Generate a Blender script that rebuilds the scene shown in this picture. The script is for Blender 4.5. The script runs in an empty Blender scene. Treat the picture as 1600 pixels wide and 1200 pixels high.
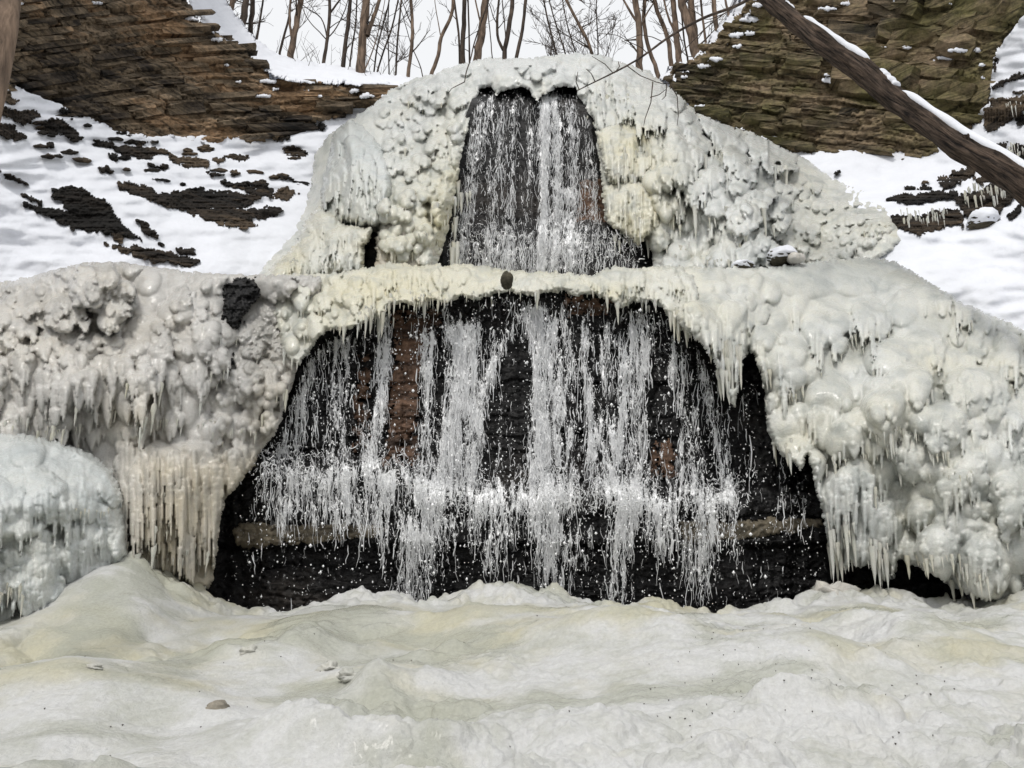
import bpy, math, random
import numpy as np

# ------------------------------------------------------------------ camera, sky, sun, exposure
SC = bpy.context.scene
COL = SC.collection
F = 1232.0                      # focal length in pixels of a 1600 px wide picture
PITCH = math.radians(13.0)
CZ = 1.7
CP, SP = math.cos(PITCH), math.sin(PITCH)

cam = bpy.data.cameras.new('camera')
cam.sensor_width = 36.0
cam.lens = F / 1600.0 * 36.0
cam.clip_start = 0.1
cam.clip_end = 2000.0
camo = bpy.data.objects.new('camera', cam)
COL.objects.link(camo)
camo.location = (0, 0, CZ)
camo.rotation_euler = (math.radians(90) + PITCH, 0, 0)
SC.camera = camo

SUN_EL, SUN_AZ = math.radians(56), math.radians(-158)
world = bpy.data.worlds.new('World')
SC.world = world
world.use_nodes = True
wn, wl = world.node_tree.nodes, world.node_tree.links
wn.clear()
w_out = wn.new('ShaderNodeOutputWorld')
w_bg = wn.new('ShaderNodeBackground')
w_sky = wn.new('ShaderNodeTexSky')
w_sky.sky_type = 'NISHITA'
w_sky.sun_disc = False
w_sky.sun_elevation = SUN_EL
w_sky.sun_rotation = SUN_AZ
w_sky.air_density = 1.0
w_sky.dust_density = 5.0
w_sky.ozone_density = 1.0
w_hs = wn.new('ShaderNodeHueSaturation')
w_hs.inputs['Saturation'].default_value = 0.18
w_cl = wn.new('ShaderNodeMixRGB')          # closed cloud deck evens the sky out
w_cl.blend_type = 'MIX'
w_cl.inputs['Fac'].default_value = 0.8
w_cl.inputs['Color2'].default_value = (7.5, 7.6, 7.75, 1)
wl.new(w_sky.outputs[0], w_hs.inputs['Color'])
wl.new(w_hs.outputs[0], w_cl.inputs['Color1'])
wl.new(w_cl.outputs[0], w_bg.inputs['Color'])
w_bg.inputs['Strength'].default_value = 0.12
wl.new(w_bg.outputs[0], w_out.inputs['Surface'])

sun = bpy.data.lights.new('sun', 'SUN')
sun.energy = 1.5
sun.angle = math.radians(11)
sun.color = (1.0, 0.96, 0.9)
suno = bpy.data.objects.new('sun', sun)
COL.objects.link(suno)
sdir = np.array([math.sin(SUN_AZ) * math.cos(SUN_EL), math.cos(SUN_AZ) * math.cos(SUN_EL), math.sin(SUN_EL)])
import mathutils
suno.rotation_euler = mathutils.Vector(sdir).to_track_quat('Z', 'Y').to_euler()
suno.location = (0, -10, 40)

SC.view_settings.view_transform = 'Standard'
SC.view_settings.look = 'None'
SC.view_settings.gamma = 1.0
SC.view_settings.exposure = 0.24
SC.view_settings.use_curve_mapping = False
SC.cycles.use_denoising = True
SC.cycles.max_bounces = 6
SC.cycles.diffuse_bounces = 4
SC.cycles.glossy_bounces = 2
SC.cycles.transparent_max_bounces = 8
SC.cycles.caustics_reflective = False
SC.cycles.caustics_refractive = False

# ------------------------------------------------------------------ numbers: unprojection, noise, fields
def U(px, py, d):
    px, py, d = np.broadcast_arrays(np.asarray(px, float), np.asarray(py, float), np.asarray(d, float))
    xc = (px - 800.0) / F
    yc = (600.0 - py) / F
    t = d / (CP - yc * SP)
    return np.stack([xc * t, d, CZ + t * (SP + yc * CP)], -1)

def pxm(py, d):
    """metres per picture pixel at a depth"""
    yc = (600.0 - np.asarray(py, float)) / F
    return np.asarray(d, float) / (CP - yc * SP) / F

def hsh(ix, iy, seed):
    with np.errstate(over='ignore'):
        h = (ix.astype(np.int64) * 374761393 + iy.astype(np.int64) * 668265263 + seed * 2246822519) & 0xffffffff
        h = ((h ^ (h >> 13)) * 1274126177) & 0xffffffff
        h = ((h ^ (h >> 15)) * 2654435761) & 0xffffffff
        h = h ^ (h >> 14)
    return (h & 0xffffff) / float(0x1000000)

def perlin(x, y, seed=0):
    x, y = np.broadcast_arrays(np.asarray(x, float), np.asarray(y, float))
    x0, y0 = np.floor(x), np.floor(y)
    fx, fy = x - x0, y - y0
    u = fx * fx * fx * (fx * (fx * 6 - 15) + 10)
    v = fy * fy * fy * (fy * (fy * 6 - 15) + 10)
    def g(ox, oy):
        a = hsh(x0 + ox, y0 + oy, seed) * 6.2831853
        return np.cos(a) * (fx - ox) + np.sin(a) * (fy - oy)
    a = g(0, 0) * (1 - u) + g(1, 0) * u
    b = g(0, 1) * (1 - u) + g(1, 1) * u
    return (a * (1 - v) + b * v) * 1.5

def fbm(x, y, octs=4, seed=0, gain=0.5):
    s, a, f = 0.0, 1.0, 1.0
    for o in range(octs):
        s = s + a * perlin(x * f, y * f, seed + o * 17)
        a *= gain
        f *= 2.03
    return s

def domes(x, y, cell, seed, rmin=0.55, rmax=0.95, under=1.7, ax=1.0, crev=0.0, p=5.0):
    """overlapping rounded knobs, steeper on their under side (y runs downwards); height in units of y"""
    xs, ys = x / (cell * ax), y / cell
    x0, y0 = np.floor(xs), np.floor(ys)
    h = np.zeros(np.shape(x))
    h1 = np.zeros(np.shape(x))
    h2 = np.zeros(np.shape(x))
    for oy in (-1, 0, 1):
        for ox in (-1, 0, 1):
            cx, cy = x0 + ox, y0 + oy
            jx = cx + 0.1 + 0.8 * hsh(cx, cy, seed)
            jy = cy + 0.1 + 0.8 * hsh(cx, cy, seed + 5)
            r = rmin + (rmax - rmin) * hsh(cx, cy, seed + 9)
            dx = xs - jx
            dy = ys - jy
            dy = np.where(dy > 0, dy * under, dy)
            e = r * r - dx * dx - dy * dy
            e = np.maximum(e, 0)
            h = h + e ** (p / 2) * (0.5 + 1.0 * hsh(cx, cy, seed + 13))
            h2 = np.maximum(h2, np.minimum(h1, e))
            h1 = np.maximum(h1, e)
    h = h ** (1.0 / p)
    if crev:
        h = h - crev * np.exp(-(h1 - h2) / 0.06)
    return h * cell

def lobes(x, y, cell, seed, tail=1.5, ax=0.8, flute=5.0):
    """cascading lobes: a rounded bright shoulder and a long fluted apron below it"""
    xs, ys = x / (cell * ax), y / cell
    x0, y0 = np.floor(xs), np.floor(ys)
    h = np.zeros(np.shape(x))
    h2 = np.zeros(np.shape(x))
    fl = 1 - 0.30 * np.abs(perlin(x / flute, y / (flute * 14), seed + 21)) - 0.10 * np.abs(perlin(x / (flute * 0.45), y / (flute * 8), seed + 22))
    for oy in (-2, -1, 0, 1):
        for ox in (-1, 0, 1):
            cx, cy = x0 + ox, y0 + oy
            r = 0.5 + 0.5 * hsh(cx, cy, seed + 9)
            dx = (xs - (cx + 0.05 + 0.9 * hsh(cx, cy, seed))) / r
            dy = ys - (cy + 0.05 + 0.9 * hsh(cx, cy, seed + 5))
            tl = tail * (0.5 + 0.8 * hsh(cx, cy, seed + 7))
            v = np.where(dy > 0, dy / tl, dy / 0.5)
            e = np.maximum(1 - dx * dx - v * v, 0)
            k = np.where(dy > 0, 1 - (1 - fl) * np.clip(dy / 0.35, 0, 1), 1.0)
            hi = np.sqrt(e) * k * (0.45 + 0.75 * hsh(cx, cy, seed + 11))
            h2 = np.maximum(h2, np.minimum(h, hi))
            h = np.maximum(h, hi)
    return smax(h, h2, 0.12) * 0.66 * cell

def sstep(a, b, x):
    t = np.clip((x - a) / (b - a), 0, 1)
    return t * t * (3 - 2 * t)

def smax(a, b, k):
    h = np.clip(0.5 + 0.5 * (a - b) / k, 0, 1)
    return b * (1 - h) + a * h + k * h * (1 - h)

def gz(x, y, cx, cy, rx, ry):
    return np.exp(-((x - cx) / rx) ** 2 - ((y - cy) / ry) ** 2)

class TPS:
    """smooth depth through control points (px, py, depth)"""
    def __init__(self, pts):
        p = np.array(pts, float)
        self.c = p[:, :2] / 400.0
        n = len(p)
        A = np.zeros((n + 3, n + 3))
        A[:n, :n] = self.phi(self.c[:, None] - self.c[None]) + np.eye(n) * 0.002
        A[:n, n] = 1
        A[:n, n + 1:] = self.c
        A[n, :n] = 1
        A[n + 1:, :n] = self.c.T
        b = np.zeros(n + 3)
        b[:n] = p[:, 2]
        self.w = np.linalg.solve(A, b)
    def phi(self, d):
        r2 = (d ** 2).sum(-1) + 1e-9
        return 0.5 * r2 * np.log(r2)
    def __call__(self, x, y):
        x, y = np.broadcast_arrays(np.asarray(x, float), np.asarray(y, float))
        q = np.stack([x, y], -1) / 400.0
        s = self.w[-3] + q[..., 0] * self.w[-2] + q[..., 1] * self.w[-1]
        for i in range(len(self.c)):
            s = s + self.w[i] * self.phi(q - self.c[i])
        return s

def poly_sd(x, y, poly):
    """signed distance to a polygon, positive inside"""
    P = np.array(poly, float)
    d2 = np.full(np.shape(x), 1e18)
    ins = np.zeros(np.shape(x), bool)
    for i in range(len(P)):
        a, b = P[i - 1], P[i]
        e = b - a
        wx, wy = x - a[0], y - a[1]
        t = np.clip((wx * e[0] + wy * e[1]) / (e @ e + 1e-9), 0, 1)
        d2 = np.minimum(d2, (wx - e[0] * t) ** 2 + (wy - e[1] * t) ** 2)
        c = ((a[1] > y) != (b[1] > y)) & (x < (b[0] - a[0]) * (y - a[1]) / (b[1] - a[1] + 1e-12) + a[0])
        ins ^= c
    return np.sqrt(d2) * np.where(ins, 1, -1)

# ------------------------------------------------------------------ mesh and object helpers
def mesh_from(name, V, quads=None, tris=None, smooth=True, attrs=None):
    V = np.asarray(V, np.float32).reshape(-1, 3)
    me = bpy.data.meshes.new(name)
    me.vertices.add(len(V))
    me.vertices.foreach_set('co', V.ravel())
    idx, tot = [], []
    if quads is not None and len(quads):
        q = np.asarray(quads, np.int32).reshape(-1, 4)
        idx.append(q.ravel()); tot.append(np.full(len(q), 4, np.int32))
    if tris is not None and len(tris):
        t = np.asarray(tris, np.int32).reshape(-1, 3)
        idx.append(t.ravel()); tot.append(np.full(len(t), 3, np.int32))
    idx = np.concatenate(idx); tot = np.concatenate(tot)
    st = np.concatenate([[0], np.cumsum(tot)[:-1]]).astype(np.int32)
    me.loops.add(len(idx))
    me.loops.foreach_set('vertex_index', idx)
    me.polygons.add(len(tot))
    me.polygons.foreach_set('loop_start', st)
    me.polygons.foreach_set('use_smooth', np.full(len(tot), smooth, bool))
    for k, a in (attrs or {}).items():
        a = np.asarray(a, np.float32)
        if a.ndim == 1:
            at = me.attributes.new(k, 'FLOAT', 'POINT'); at.data.foreach_set('value', a)
        else:
            at = me.attributes.new(k, 'FLOAT_VECTOR', 'POINT'); at.data.foreach_set('vector', a.ravel())
    me.update()
    return me

def obj(name, me, mat, parent=None, label=None, cat=None, group=None, kind=None):
    o = bpy.data.objects.new(name, me)
    COL.objects.link(o)
    if me is not None and mat is not None and len(me.materials) == 0:
        me.materials.append(mat)
    if parent is not None:
        o.parent = parent
    for k, v in (('label', label), ('category', cat), ('group', group), ('kind', kind)):
        if v:
            o[k] = v
    return o

def empty(name, loc, label=None, cat=None, group=None, kind=None):
    o = obj(name, None, None, None, label, cat, group, kind)
    o.location = loc
    o.empty_display_size = 0.2
    return o

def under(child, parent):
    """parent a mesh that was made in world coordinates"""
    child.parent = parent
    child.matrix_parent_inverse = mathutils.Matrix.Translation(parent.location).inverted()
    return child

def relief(name, poly, depth, mat, step=1.6, height=None, hole=None, jag=0.0, jagf=14.0, edge=(8, 0.3), thick=0.8,
           bbox=None, attrs=None, seed=1, keep=None, back=None, tuck=7.0):
    """a solid face of ice, rock or snow: an outline with a distance for each point, knobs standing out of it, rounded rims and
    side walls running back. Returns mesh and a sampler of its front distance."""
    P = np.array(poly, float)
    x0, y0 = P.min(0) - 3
    x1, y1 = P.max(0) + 3
    if bbox:
        x0, y0, x1, y1 = bbox
    nx, ny = int((x1 - x0) / step) + 1, int((y1 - y0) / step) + 1
    xs, ys = x0 + np.arange(nx) * step, y0 + np.arange(ny) * step
    X, Y = np.meshgrid(xs, ys)
    S = poly_sd(X, Y, P)
    if hole is not None:
        S = np.minimum(S, -poly_sd(X, Y, hole))
    if jag:
        S = S + jag * fbm(X / jagf, Y / jagf, 4, seed + 70, 0.6)
    if keep is not None:
        S = np.minimum(S, keep(X, Y))
    D = depth(X, Y)
    H = height(X, Y, S) if height is not None else np.zeros_like(X)
    w, R = edge
    t = np.clip(1 - S / w, 0, 1)
    Df = D - H * pxm(Y, D) + R * (1 - np.sqrt(1 - t * t * 0.999))
    K = S > 0
    # pull the rim on to the outline
    gy, gx = np.gradient(S, step)
    gn = np.hypot(gx, gy) + 1e-6
    m = K & (S < step * 1.45)
    XX = np.where(m, X - gx / gn * S, X)
    YY = np.where(m, Y - gy / gn * S, Y)
    V = U(XX, YY, Df)
    Q = K[:-1, :-1] & K[1:, :-1] & K[:-1, 1:] & K[1:, 1:]
    jj, ii = np.nonzero(Q)
    a = jj * nx + ii
    quads = np.stack([a + nx, a + nx + 1, a + 1, a], -1)
    # side walls
    def bnd(mask, v0, v1):
        j, i = np.nonzero(mask)
        return np.stack([v0(j, i), v1(j, i)], -1)
    idx = lambda j, i: j * nx + i
    Qp = np.zeros((ny + 1, nx + 1), bool)
    Qp[1:ny, 1:nx] = Q
    here = Qp[1:ny, 1:nx]
    eds = []
    eds.append(bnd(here & ~Qp[0:ny - 1, 1:nx], lambda j, i: idx(j, i), lambda j, i: idx(j, i + 1)))
    eds.append(bnd(here & ~Qp[2:ny + 1, 1:nx], lambda j, i: idx(j + 1, i + 1), lambda j, i: idx(j + 1, i)))
    eds.append(bnd(here & ~Qp[1:ny, 0:nx - 1], lambda j, i: idx(j + 1, i), lambda j, i: idx(j, i)))
    eds.append(bnd(here & ~Qp[1:ny, 2:nx + 1], lambda j, i: idx(j, i + 1), lambda j, i: idx(j + 1, i + 1)))
    E = np.concatenate(eds)
    Vf = V.reshape(-1, 3)
    bv = np.unique(E)
    mp = np.full(nx * ny, -1, np.int64)
    mp[bv] = nx * ny + np.arange(len(bv))
    gxb, gyb = (gx / gn).ravel()[bv], (gy / gn).ravel()[bv]
    Vb = U(XX.ravel()[bv] + gxb * tuck, YY.ravel()[bv] + gyb * tuck, Df.ravel()[bv] + thick)
    if back:
        Vs = U(XX.ravel()[bv] + gxb * tuck, YY.ravel()[bv] + gyb * tuck, Df.ravel()[bv] + 0.5)
        Vb = np.where((gyb > 0.25)[:, None], Vf[bv] + np.array([0, thick, back]), Vs)
    wall = np.stack([E[:, 0], E[:, 1], mp[E[:, 1]], mp[E[:, 0]]], -1)
    allV = np.concatenate([Vf, Vb])
    Qs = np.concatenate([quads, wall])
    used = np.unique(Qs)
    remap = np.full(len(allV), -1, np.int64)
    remap[used] = np.arange(len(used))
    at = {}
    src = np.concatenate([np.arange(nx * ny), bv])
    for k, fn in (attrs or {}).items():
        val = fn(X, Y, S, H)
        at[k] = val.reshape(nx * ny, -1).squeeze()[src][used]
    me = mesh_from(name, allV[used], remap[Qs], attrs=at)
    def front(px, py):
        i = np.clip(((np.asarray(px) - x0) / step).astype(int), 0, nx - 1)
        j = np.clip(((np.asarray(py) - y0) / step).astype(int), 0, ny - 1)
        return Df[j, i]
    front.grid = (X, Y, Df, S, step)
    return me, front

def tube(pts, rad, sides=6, twist=0.0):
    pts = np.asarray(pts, float)
    n = len(pts)
    rad = np.broadcast_to(np.asarray(rad, float), (n,))
    tg = np.gradient(pts, axis=0)
    tg /= np.linalg.norm(tg, axis=1, keepdims=True) + 1e-9
    ref = np.where(np.abs(tg[:, 1:2]) < 0.9, np.array([[0, 1, 0]]), np.array([[1, 0, 0]]))
    a = np.cross(tg, ref)
    a /= np.linalg.norm(a, axis=1, keepdims=True) + 1e-9
    b = np.cross(tg, a)
    th = np.arange(sides) * 2 * math.pi / sides
    V = pts[:, None] + rad[:, None, None] * (np.cos(th)[None, :, None] * a[:, None] + np.sin(th)[None, :, None] * b[:, None])
    i = np.arange(n - 1)[:, None] * sides
    k = np.arange(sides)[None]
    k2 = (k + 1) % sides
    Q = np.stack([i + k, i + k2, i + sides + k2, i + sides + k], -1).reshape(-1, 4)
    return V.reshape(-1, 3), Q

class Bag:
    def __init__(self):
        self.v, self.q, self.n = [], [], 0
    def add(self, V, Q):
        self.v.append(V); self.q.append(Q + self.n); self.n += len(V)
    def mesh(self, name, smooth=True):
        return mesh_from(name, np.concatenate(self.v), np.concatenate(self.q), smooth=smooth)

# ------------------------------------------------------------------ materials
class NT:
    def __init__(self, name):
        self.m = bpy.data.materials.new(name)
        self.m.use_nodes = True
        self.t = self.m.node_tree
        self.t.nodes.clear()
        self.out = self.n('ShaderNodeOutputMaterial')
        self.p = self.n('ShaderNodeBsdfPrincipled')
        self.l(self.p.outputs[0], self.out.inputs['Surface'])
    def n(self, t, **kw):
        nd = self.t.nodes.new(t)
        for k, v in kw.items():
            setattr(nd, k, v)
        return nd
    def l(self, a, b):
        self.t.links.new(a, b)
    def val(self, x, sock):
        if hasattr(x, 'is_output'):
            self.l(x, sock)
        else:
            sock.default_value = x
    def pos(self, scale=(1, 1, 1), rot=(0, 0, 0)):
        g = self.n('ShaderNodeNewGeometry')
        mp = self.n('ShaderNodeMapping')
        mp.inputs['Scale'].default_value = scale
        mp.inputs['Rotation'].default_value = rot
        self.l(g.outputs['Position'], mp.inputs['Vector'])
        return mp.outputs[0]
    def noise(self, vec, scale, detail=4, rough=0.55, dist=0.0):
        nd = self.n('ShaderNodeTexNoise')
        self.l(vec, nd.inputs['Vector'])
        nd.inputs['Scale'].default_value = scale
        nd.inputs['Detail'].default_value = detail
        nd.inputs['Roughness'].default_value = rough
        nd.inputs['Distortion'].default_value = dist
        return nd.outputs[0]
    def ramp(self, fac, stops, interp='LINEAR'):
        r = self.n('ShaderNodeValToRGB')
        r.color_ramp.interpolation = interp
        el = r.color_ramp.elements
        while len(el) < len(stops):
            el.new(0.5)
        for e, (p, c) in zip(el, stops):
            e.position = p
            e.color = (*c, 1) if len(c) == 3 else c
        self.l(fac, r.inputs['Fac'])
        return r.outputs[0]
    def mix(self, fac, a, b, mode='MIX'):
        m = self.n('ShaderNodeMixRGB', blend_type=mode)
        self.val(fac, m.inputs['Fac'])
        for x, s in ((a, m.inputs['Color1']), (b, m.inputs['Color2'])):
            if isinstance(x, tuple):
                s.default_value = (*x, 1)
            else:
                self.l(x, s)
        return m.outputs[0]
    def math(self, op, a, b=0.0, c=None, clamp=False):
        m = self.n('ShaderNodeMath', operation=op)
        m.use_clamp = clamp
        self.val(a, m.inputs[0])
        self.val(b, m.inputs[1])
        if c is not None:
            self.val(c, m.inputs[2])
        return m.outputs[0]
    def attr(self, name, what='Fac'):
        a = self.n('ShaderNodeAttribute', attribute_name=name)
        return a.outputs[what]
    def bump(self, h, strength, dist):
        b = self.n('ShaderNodeBump')
        b.inputs['Strength'].default_value = strength
        b.inputs['Distance'].default_value = dist
        self.l(h, b.inputs['Height'])
        self.l(b.outputs[0], self.p.inputs['Normal'])
        return b.outputs[0]
    def set(self, **kw):
        for k, v in kw.items():
            s = self.p.inputs[k.replace('_', ' ')]
            if isinstance(v, tuple) and len(v) == 3 and s.type == 'RGBA':
                v = (*v, 1)
            self.val(v, s)

def ice_material(name, clean, warm, clear, rough=0.25, sss=0.25, bumpd=0.05, fine=26.0, coat=0.35, grain=0.0):
    t = NT(name)
    p = t.pos()
    n1 = t.noise(p, 0.55, 3, 0.6)
    n2 = t.noise(p, 1.5, 6, 0.62, 0.5)
    n3 = t.noise(p, fine, 4, 0.6)
    pv = t.pos((7, 7, 0.9))
    n4 = t.noise(pv, 1.0, 4, 0.6)
    wa = t.attr('warm')
    f = t.math('ADD', wa, t.math('MULTIPLY', t.math('SUBTRACT', n1, 0.5), 1.0), clamp=True)
    f = t.math('ADD', f, t.math('MULTIPLY', t.math('SUBTRACT', n4, 0.5), 0.5), clamp=True)
    c = t.mix(f, clean, warm)
    # clear glassy patches let the dark behind show
    cl = t.ramp(n2, [(0.46, (0, 0, 0)), (0.72, (1, 1, 1))])
    c = t.mix(t.math('MULTIPLY', cl, 0.7), c, clear)
    gl = t.attr('glassy')
    c = t.mix(gl, c, clear)
    sp = t.ramp(n3, [(0.30, (0.88, 0.88, 0.88)), (0.68, (1.05, 1.05, 1.05))])
    c = t.mix(1.0, c, sp, 'MULTIPLY')
    t.set(Base_Color=c)
    t.set(Roughness=t.math('SUBTRACT', t.math('ADD', rough - 0.12, t.math('MULTIPLY', n2, 0.3)), t.math('MULTIPLY', gl, 0.25), clamp=True))
    t.p.inputs['IOR'].default_value = 1.31
    t.p.inputs['Specular IOR Level'].default_value = 0.6
    t.p.inputs['Coat Weight'].default_value = coat
    t.p.inputs['Coat Roughness'].default_value = 0.12
    t.p.inputs['Coat IOR'].default_value = 1.33
    if sss:
        t.p.inputs['Subsurface Weight'].default_value = sss
        t.p.inputs['Subsurface Radius'].default_value = (0.8, 1.0, 0.95)
        t.p.inputs['Subsurface Scale'].default_value = 0.06
    hh = t.math('ADD', t.math('MULTIPLY', n3, 0.5), t.math('MULTIPLY', t.noise(p, fine * 0.35, 4, 0.65), 1.0))
    hh = t.math('ADD', hh, t.math('MULTIPLY', n4, 0.35))
    if grain:
        hh = t.math('ADD', hh, t.math('MULTIPLY', t.noise(p, fine * 3.2, 4, 0.75), grain))
    t.bump(hh, 0.6, bumpd * 0.9)
    return t.m

def rock_material(name, stops, moss=None, dark=1.0, rough=0.85, layer=9.0, bumpd=0.08):
    t = NT(name)
    p = t.pos()
    pl = t.pos((0.5, 0.5, layer))
    n1 = t.noise(t.pos((0.16, 0.16, 0.42)), 1.0, 4, 0.6, 0.6)
    n2 = t.noise(pl, 1.0, 5, 0.65, 0.5)
    n3 = t.noise(p, 7.0, 5, 0.65)
    oi = t.n('ShaderNodeObjectInfo')
    f = t.math('ADD', t.math('SUBTRACT', t.math('MULTIPLY', n1, 1.05), 0.17), t.math('MULTIPLY', n2, 0.38))
    f = t.math('ADD', f, t.math('MULTIPLY', t.math('SUBTRACT', oi.outputs['Random'], 0.5), 0.20))
    c = t.ramp(f, stops)
    if moss:
        nm = t.noise(t.pos((0.3, 0.3, 0.35)), 1.0, 4, 0.65)
        c = t.mix(t.ramp(nm, [(0.46, (0, 0, 0)), (0.62, (0.85, 0.85, 0.85))]), c, moss)
    c = t.mix(1.0, c, t.ramp(n3, [(0.3, (0.45, 0.45, 0.45)), (0.7, (1.25, 1.2, 1.15))]), 'MULTIPLY')
    c = t.mix(1.0, c, t.ramp(n2, [(0.34, (0.30, 0.29, 0.28)), (0.5, (1, 1, 1))]), 'MULTIPLY')
    t.set(Base_Color=c, Roughness=rough)
    t.p.inputs['Specular IOR Level'].default_value = 0.25
    h = t.math('ADD', t.math('MULTIPLY', n2, 1.0), t.math('MULTIPLY', n3, 0.7))
    h = t.math('ADD', h, t.math('MULTIPLY', t.noise(p, 30, 3, 0.6), 0.2))
    t.bump(h, 0.9, bumpd)
    return t.m

def snow_material(name, col=(0.74, 0.76, 0.81)):
    t = NT(name)
    p = t.pos()
    n = t.noise(p, 1.3, 4, 0.6)
    n2 = t.noise(p, 24, 4, 0.7)
    c = t.mix(t.ramp(n, [(0.35, (0, 0, 0)), (0.7, (1, 1, 1))]), col, tuple(v * 0.93 for v in col))
    t.set(Base_Color=c, Roughness=0.8)
    t.p.inputs['Specular IOR Level'].default_value = 0.2
    t.bump(t.math('ADD', t.math('MULTIPLY', n2, 0.4), t.noise(p, 5, 3, 0.5)), 0.45, 0.05)
    return t.m

M = {}
M['ice_dome'] = ice_material('ice_dome', (0.60, 0.615, 0.60), (0.60, 0.565, 0.41), (0.30, 0.325, 0.315), fine=30, bumpd=0.03)
M['ice_warm'] = ice_material('ice_warm', (0.545, 0.535, 0.51), (0.54, 0.475, 0.345), (0.25, 0.245, 0.23), fine=36, bumpd=0.03)
M['ice_pale'] = ice_material('ice_pale', (0.58, 0.605, 0.60), (0.56, 0.545, 0.44), (0.36, 0.395, 0.395), fine=34, bumpd=0.03)
M['ice_ground'] = ice_material('ice_ground', (0.63, 0.635, 0.63), (0.53, 0.51, 0.39), (0.41, 0.42, 0.355), rough=0.32, fine=22, bumpd=0.06, coat=0.2, grain=0.6, sss=0.0)
M['icicle'] = ice_material('icicle', (0.60, 0.61, 0.585), (0.58, 0.55, 0.42), (0.42, 0.43, 0.41), rough=0.14, fine=40, bumpd=0.01, sss=0.4)
M['snow'] = snow_material('snow')
M['rock_left'] = rock_material('rock_left', [(0.34, (0.016, 0.014, 0.012)), (0.45, (0.062, 0.050, 0.039)), (0.54, (0.135, 0.107, 0.074)),
                                             (0.62, (0.215, 0.168, 0.115)), (0.74, (0.33, 0.22, 0.13))])
M['rock_right'] = rock_material('rock_right', [(0.34, (0.020, 0.017, 0.012)), (0.45, (0.075, 0.062, 0.042)), (0.55, (0.16, 0.128, 0.085)),
                                               (0.68, (0.24, 0.185, 0.12))], moss=(0.125, 0.118, 0.045))
M['rock_ledge'] = rock_material('rock_ledge', [(0.40, (0.010, 0.009, 0.008)), (0.56, (0.028, 0.022, 0.017)), (0.70, (0.11, 0.082, 0.055))], layer=14)  # dark rock, its near black also standing for shade under snow overhangs
M['rock_wet'] = rock_material('rock_wet', [(0.40, (0.004, 0.004, 0.0045)), (0.55, (0.012, 0.012, 0.013)), (0.72, (0.035, 0.031, 0.028))], rough=0.36, layer=4)
M['rock_brown'] = rock_material('rock_brown', [(0.36, (0.045, 0.028, 0.019)), (0.55, (0.13, 0.078, 0.052)), (0.72, (0.21, 0.13, 0.088))], rough=0.5, layer=3)
M['rock_pale'] = rock_material('rock_pale', [(0.34, (0.10, 0.09, 0.068)), (0.55, (0.19, 0.168, 0.125)), (0.72, (0.26, 0.225, 0.165))], rough=0.5, layer=2)
M['rock_grey'] = rock_material('rock_grey', [(0.40, (0.03, 0.028, 0.02)), (0.55, (0.10, 0.09, 0.065)), (0.72, (0.2, 0.175, 0.13))], layer=2)

M['hollow_grey'] = rock_material('hollow_grey', [(0.34, (0.2, 0.19, 0.165)), (0.55, (0.34, 0.32, 0.27)), (0.72, (0.5, 0.47, 0.41))], layer=2)

M['blocker_hillside'] = rock_material('blocker_hillside', [(0.36, (0.10, 0.09, 0.08)), (0.5, (0.35, 0.34, 0.34)), (0.62, (0.72, 0.73, 0.76))], layer=0.6)  # tone of the unseen gorge sides, raised to return fill light

def bark(name, c1, c2, scale=6.0, bd=0.05, along=None):
    t = NT(name)
    tc = t.n('ShaderNodeTexCoord')
    mp = t.n('ShaderNodeMapping')
    mp.inputs['Scale'].default_value = (1, 1, 0.16)
    t.l(t.attr(along, 'Vector') if along else tc.outputs['Object'], mp.inputs['Vector'])
    n = t.noise(mp.outputs[0], scale, 5, 0.65, 0.3)
    n2 = t.noise(tc.outputs['Object'], scale * 0.3, 3, 0.5)
    c = t.ramp(n, [(0.36, c1), (0.62, c2)])
    c = t.mix(1.0, c, t.ramp(n2, [(0.3, (0.65, 0.65, 0.65)), (0.7, (1.25, 1.2, 1.15))]), 'MULTIPLY')
    t.set(Base_Color=c, Roughness=0.9)
    t.p.inputs['Specular IOR Level'].default_value = 0.15
    t.bump(n, 1.0, bd)
    return t.m
M['bark'] = bark('bark', (0.075, 0.056, 0.044), (0.22, 0.165, 0.125), 7)
M['bark_dark'] = bark('bark_dark', (0.034, 0.028, 0.025), (0.105, 0.083, 0.068), 8)
M['bark_log'] = bark('bark_log', (0.012, 0.010, 0.009), (0.125, 0.094, 0.074), 9, 0.14, along='buv')

# water: white torn film and solid white threads
t = NT('water_film')
n_uv = t.attr('wuv', 'Vector')
dn = t.attr('dens')
def wmap(sc):
    mp = t.n('ShaderNodeMapping')
    mp.inputs['Scale'].default_value = sc
    t.l(n_uv, mp.inputs['Vector'])
    return mp.outputs[0]
fa = t.noise(wmap((0.060, 0.017, 1)), 1.0, 5, 0.62, 1.2)
fb = t.noise(wmap((0.13, 0.045, 1)), 1.0, 4, 0.62, 1.5)
ra = t.math('SUBTRACT', 1.0, t.math('MULTIPLY', t.math('ABSOLUTE', t.math('SUBTRACT', fa, 0.5)), 6.5), clamp=True)
rb = t.math('SUBTRACT', 1.0, t.math('MULTIPLY', t.math('ABSOLUTE', t.math('SUBTRACT', fb, 0.5)), 5.5), clamp=True)
brk = t.noise(wmap((0.15, 0.075, 1)), 1.0, 4, 0.68, 0.8)
s = t.math('MAXIMUM', ra, t.math('MULTIPLY', rb, 0.9))
s = t.math('ADD', t.math('MULTIPLY', s, 0.8), t.math('MULTIPLY', t.math('SUBTRACT', brk, 0.5), 1.5))
al = t.math('SUBTRACT', t.math('ADD', s, t.math('MULTIPLY', dn, 0.80)), 0.92)
al = t.math('MULTIPLY', al, 3.5, clamp=True)
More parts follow.
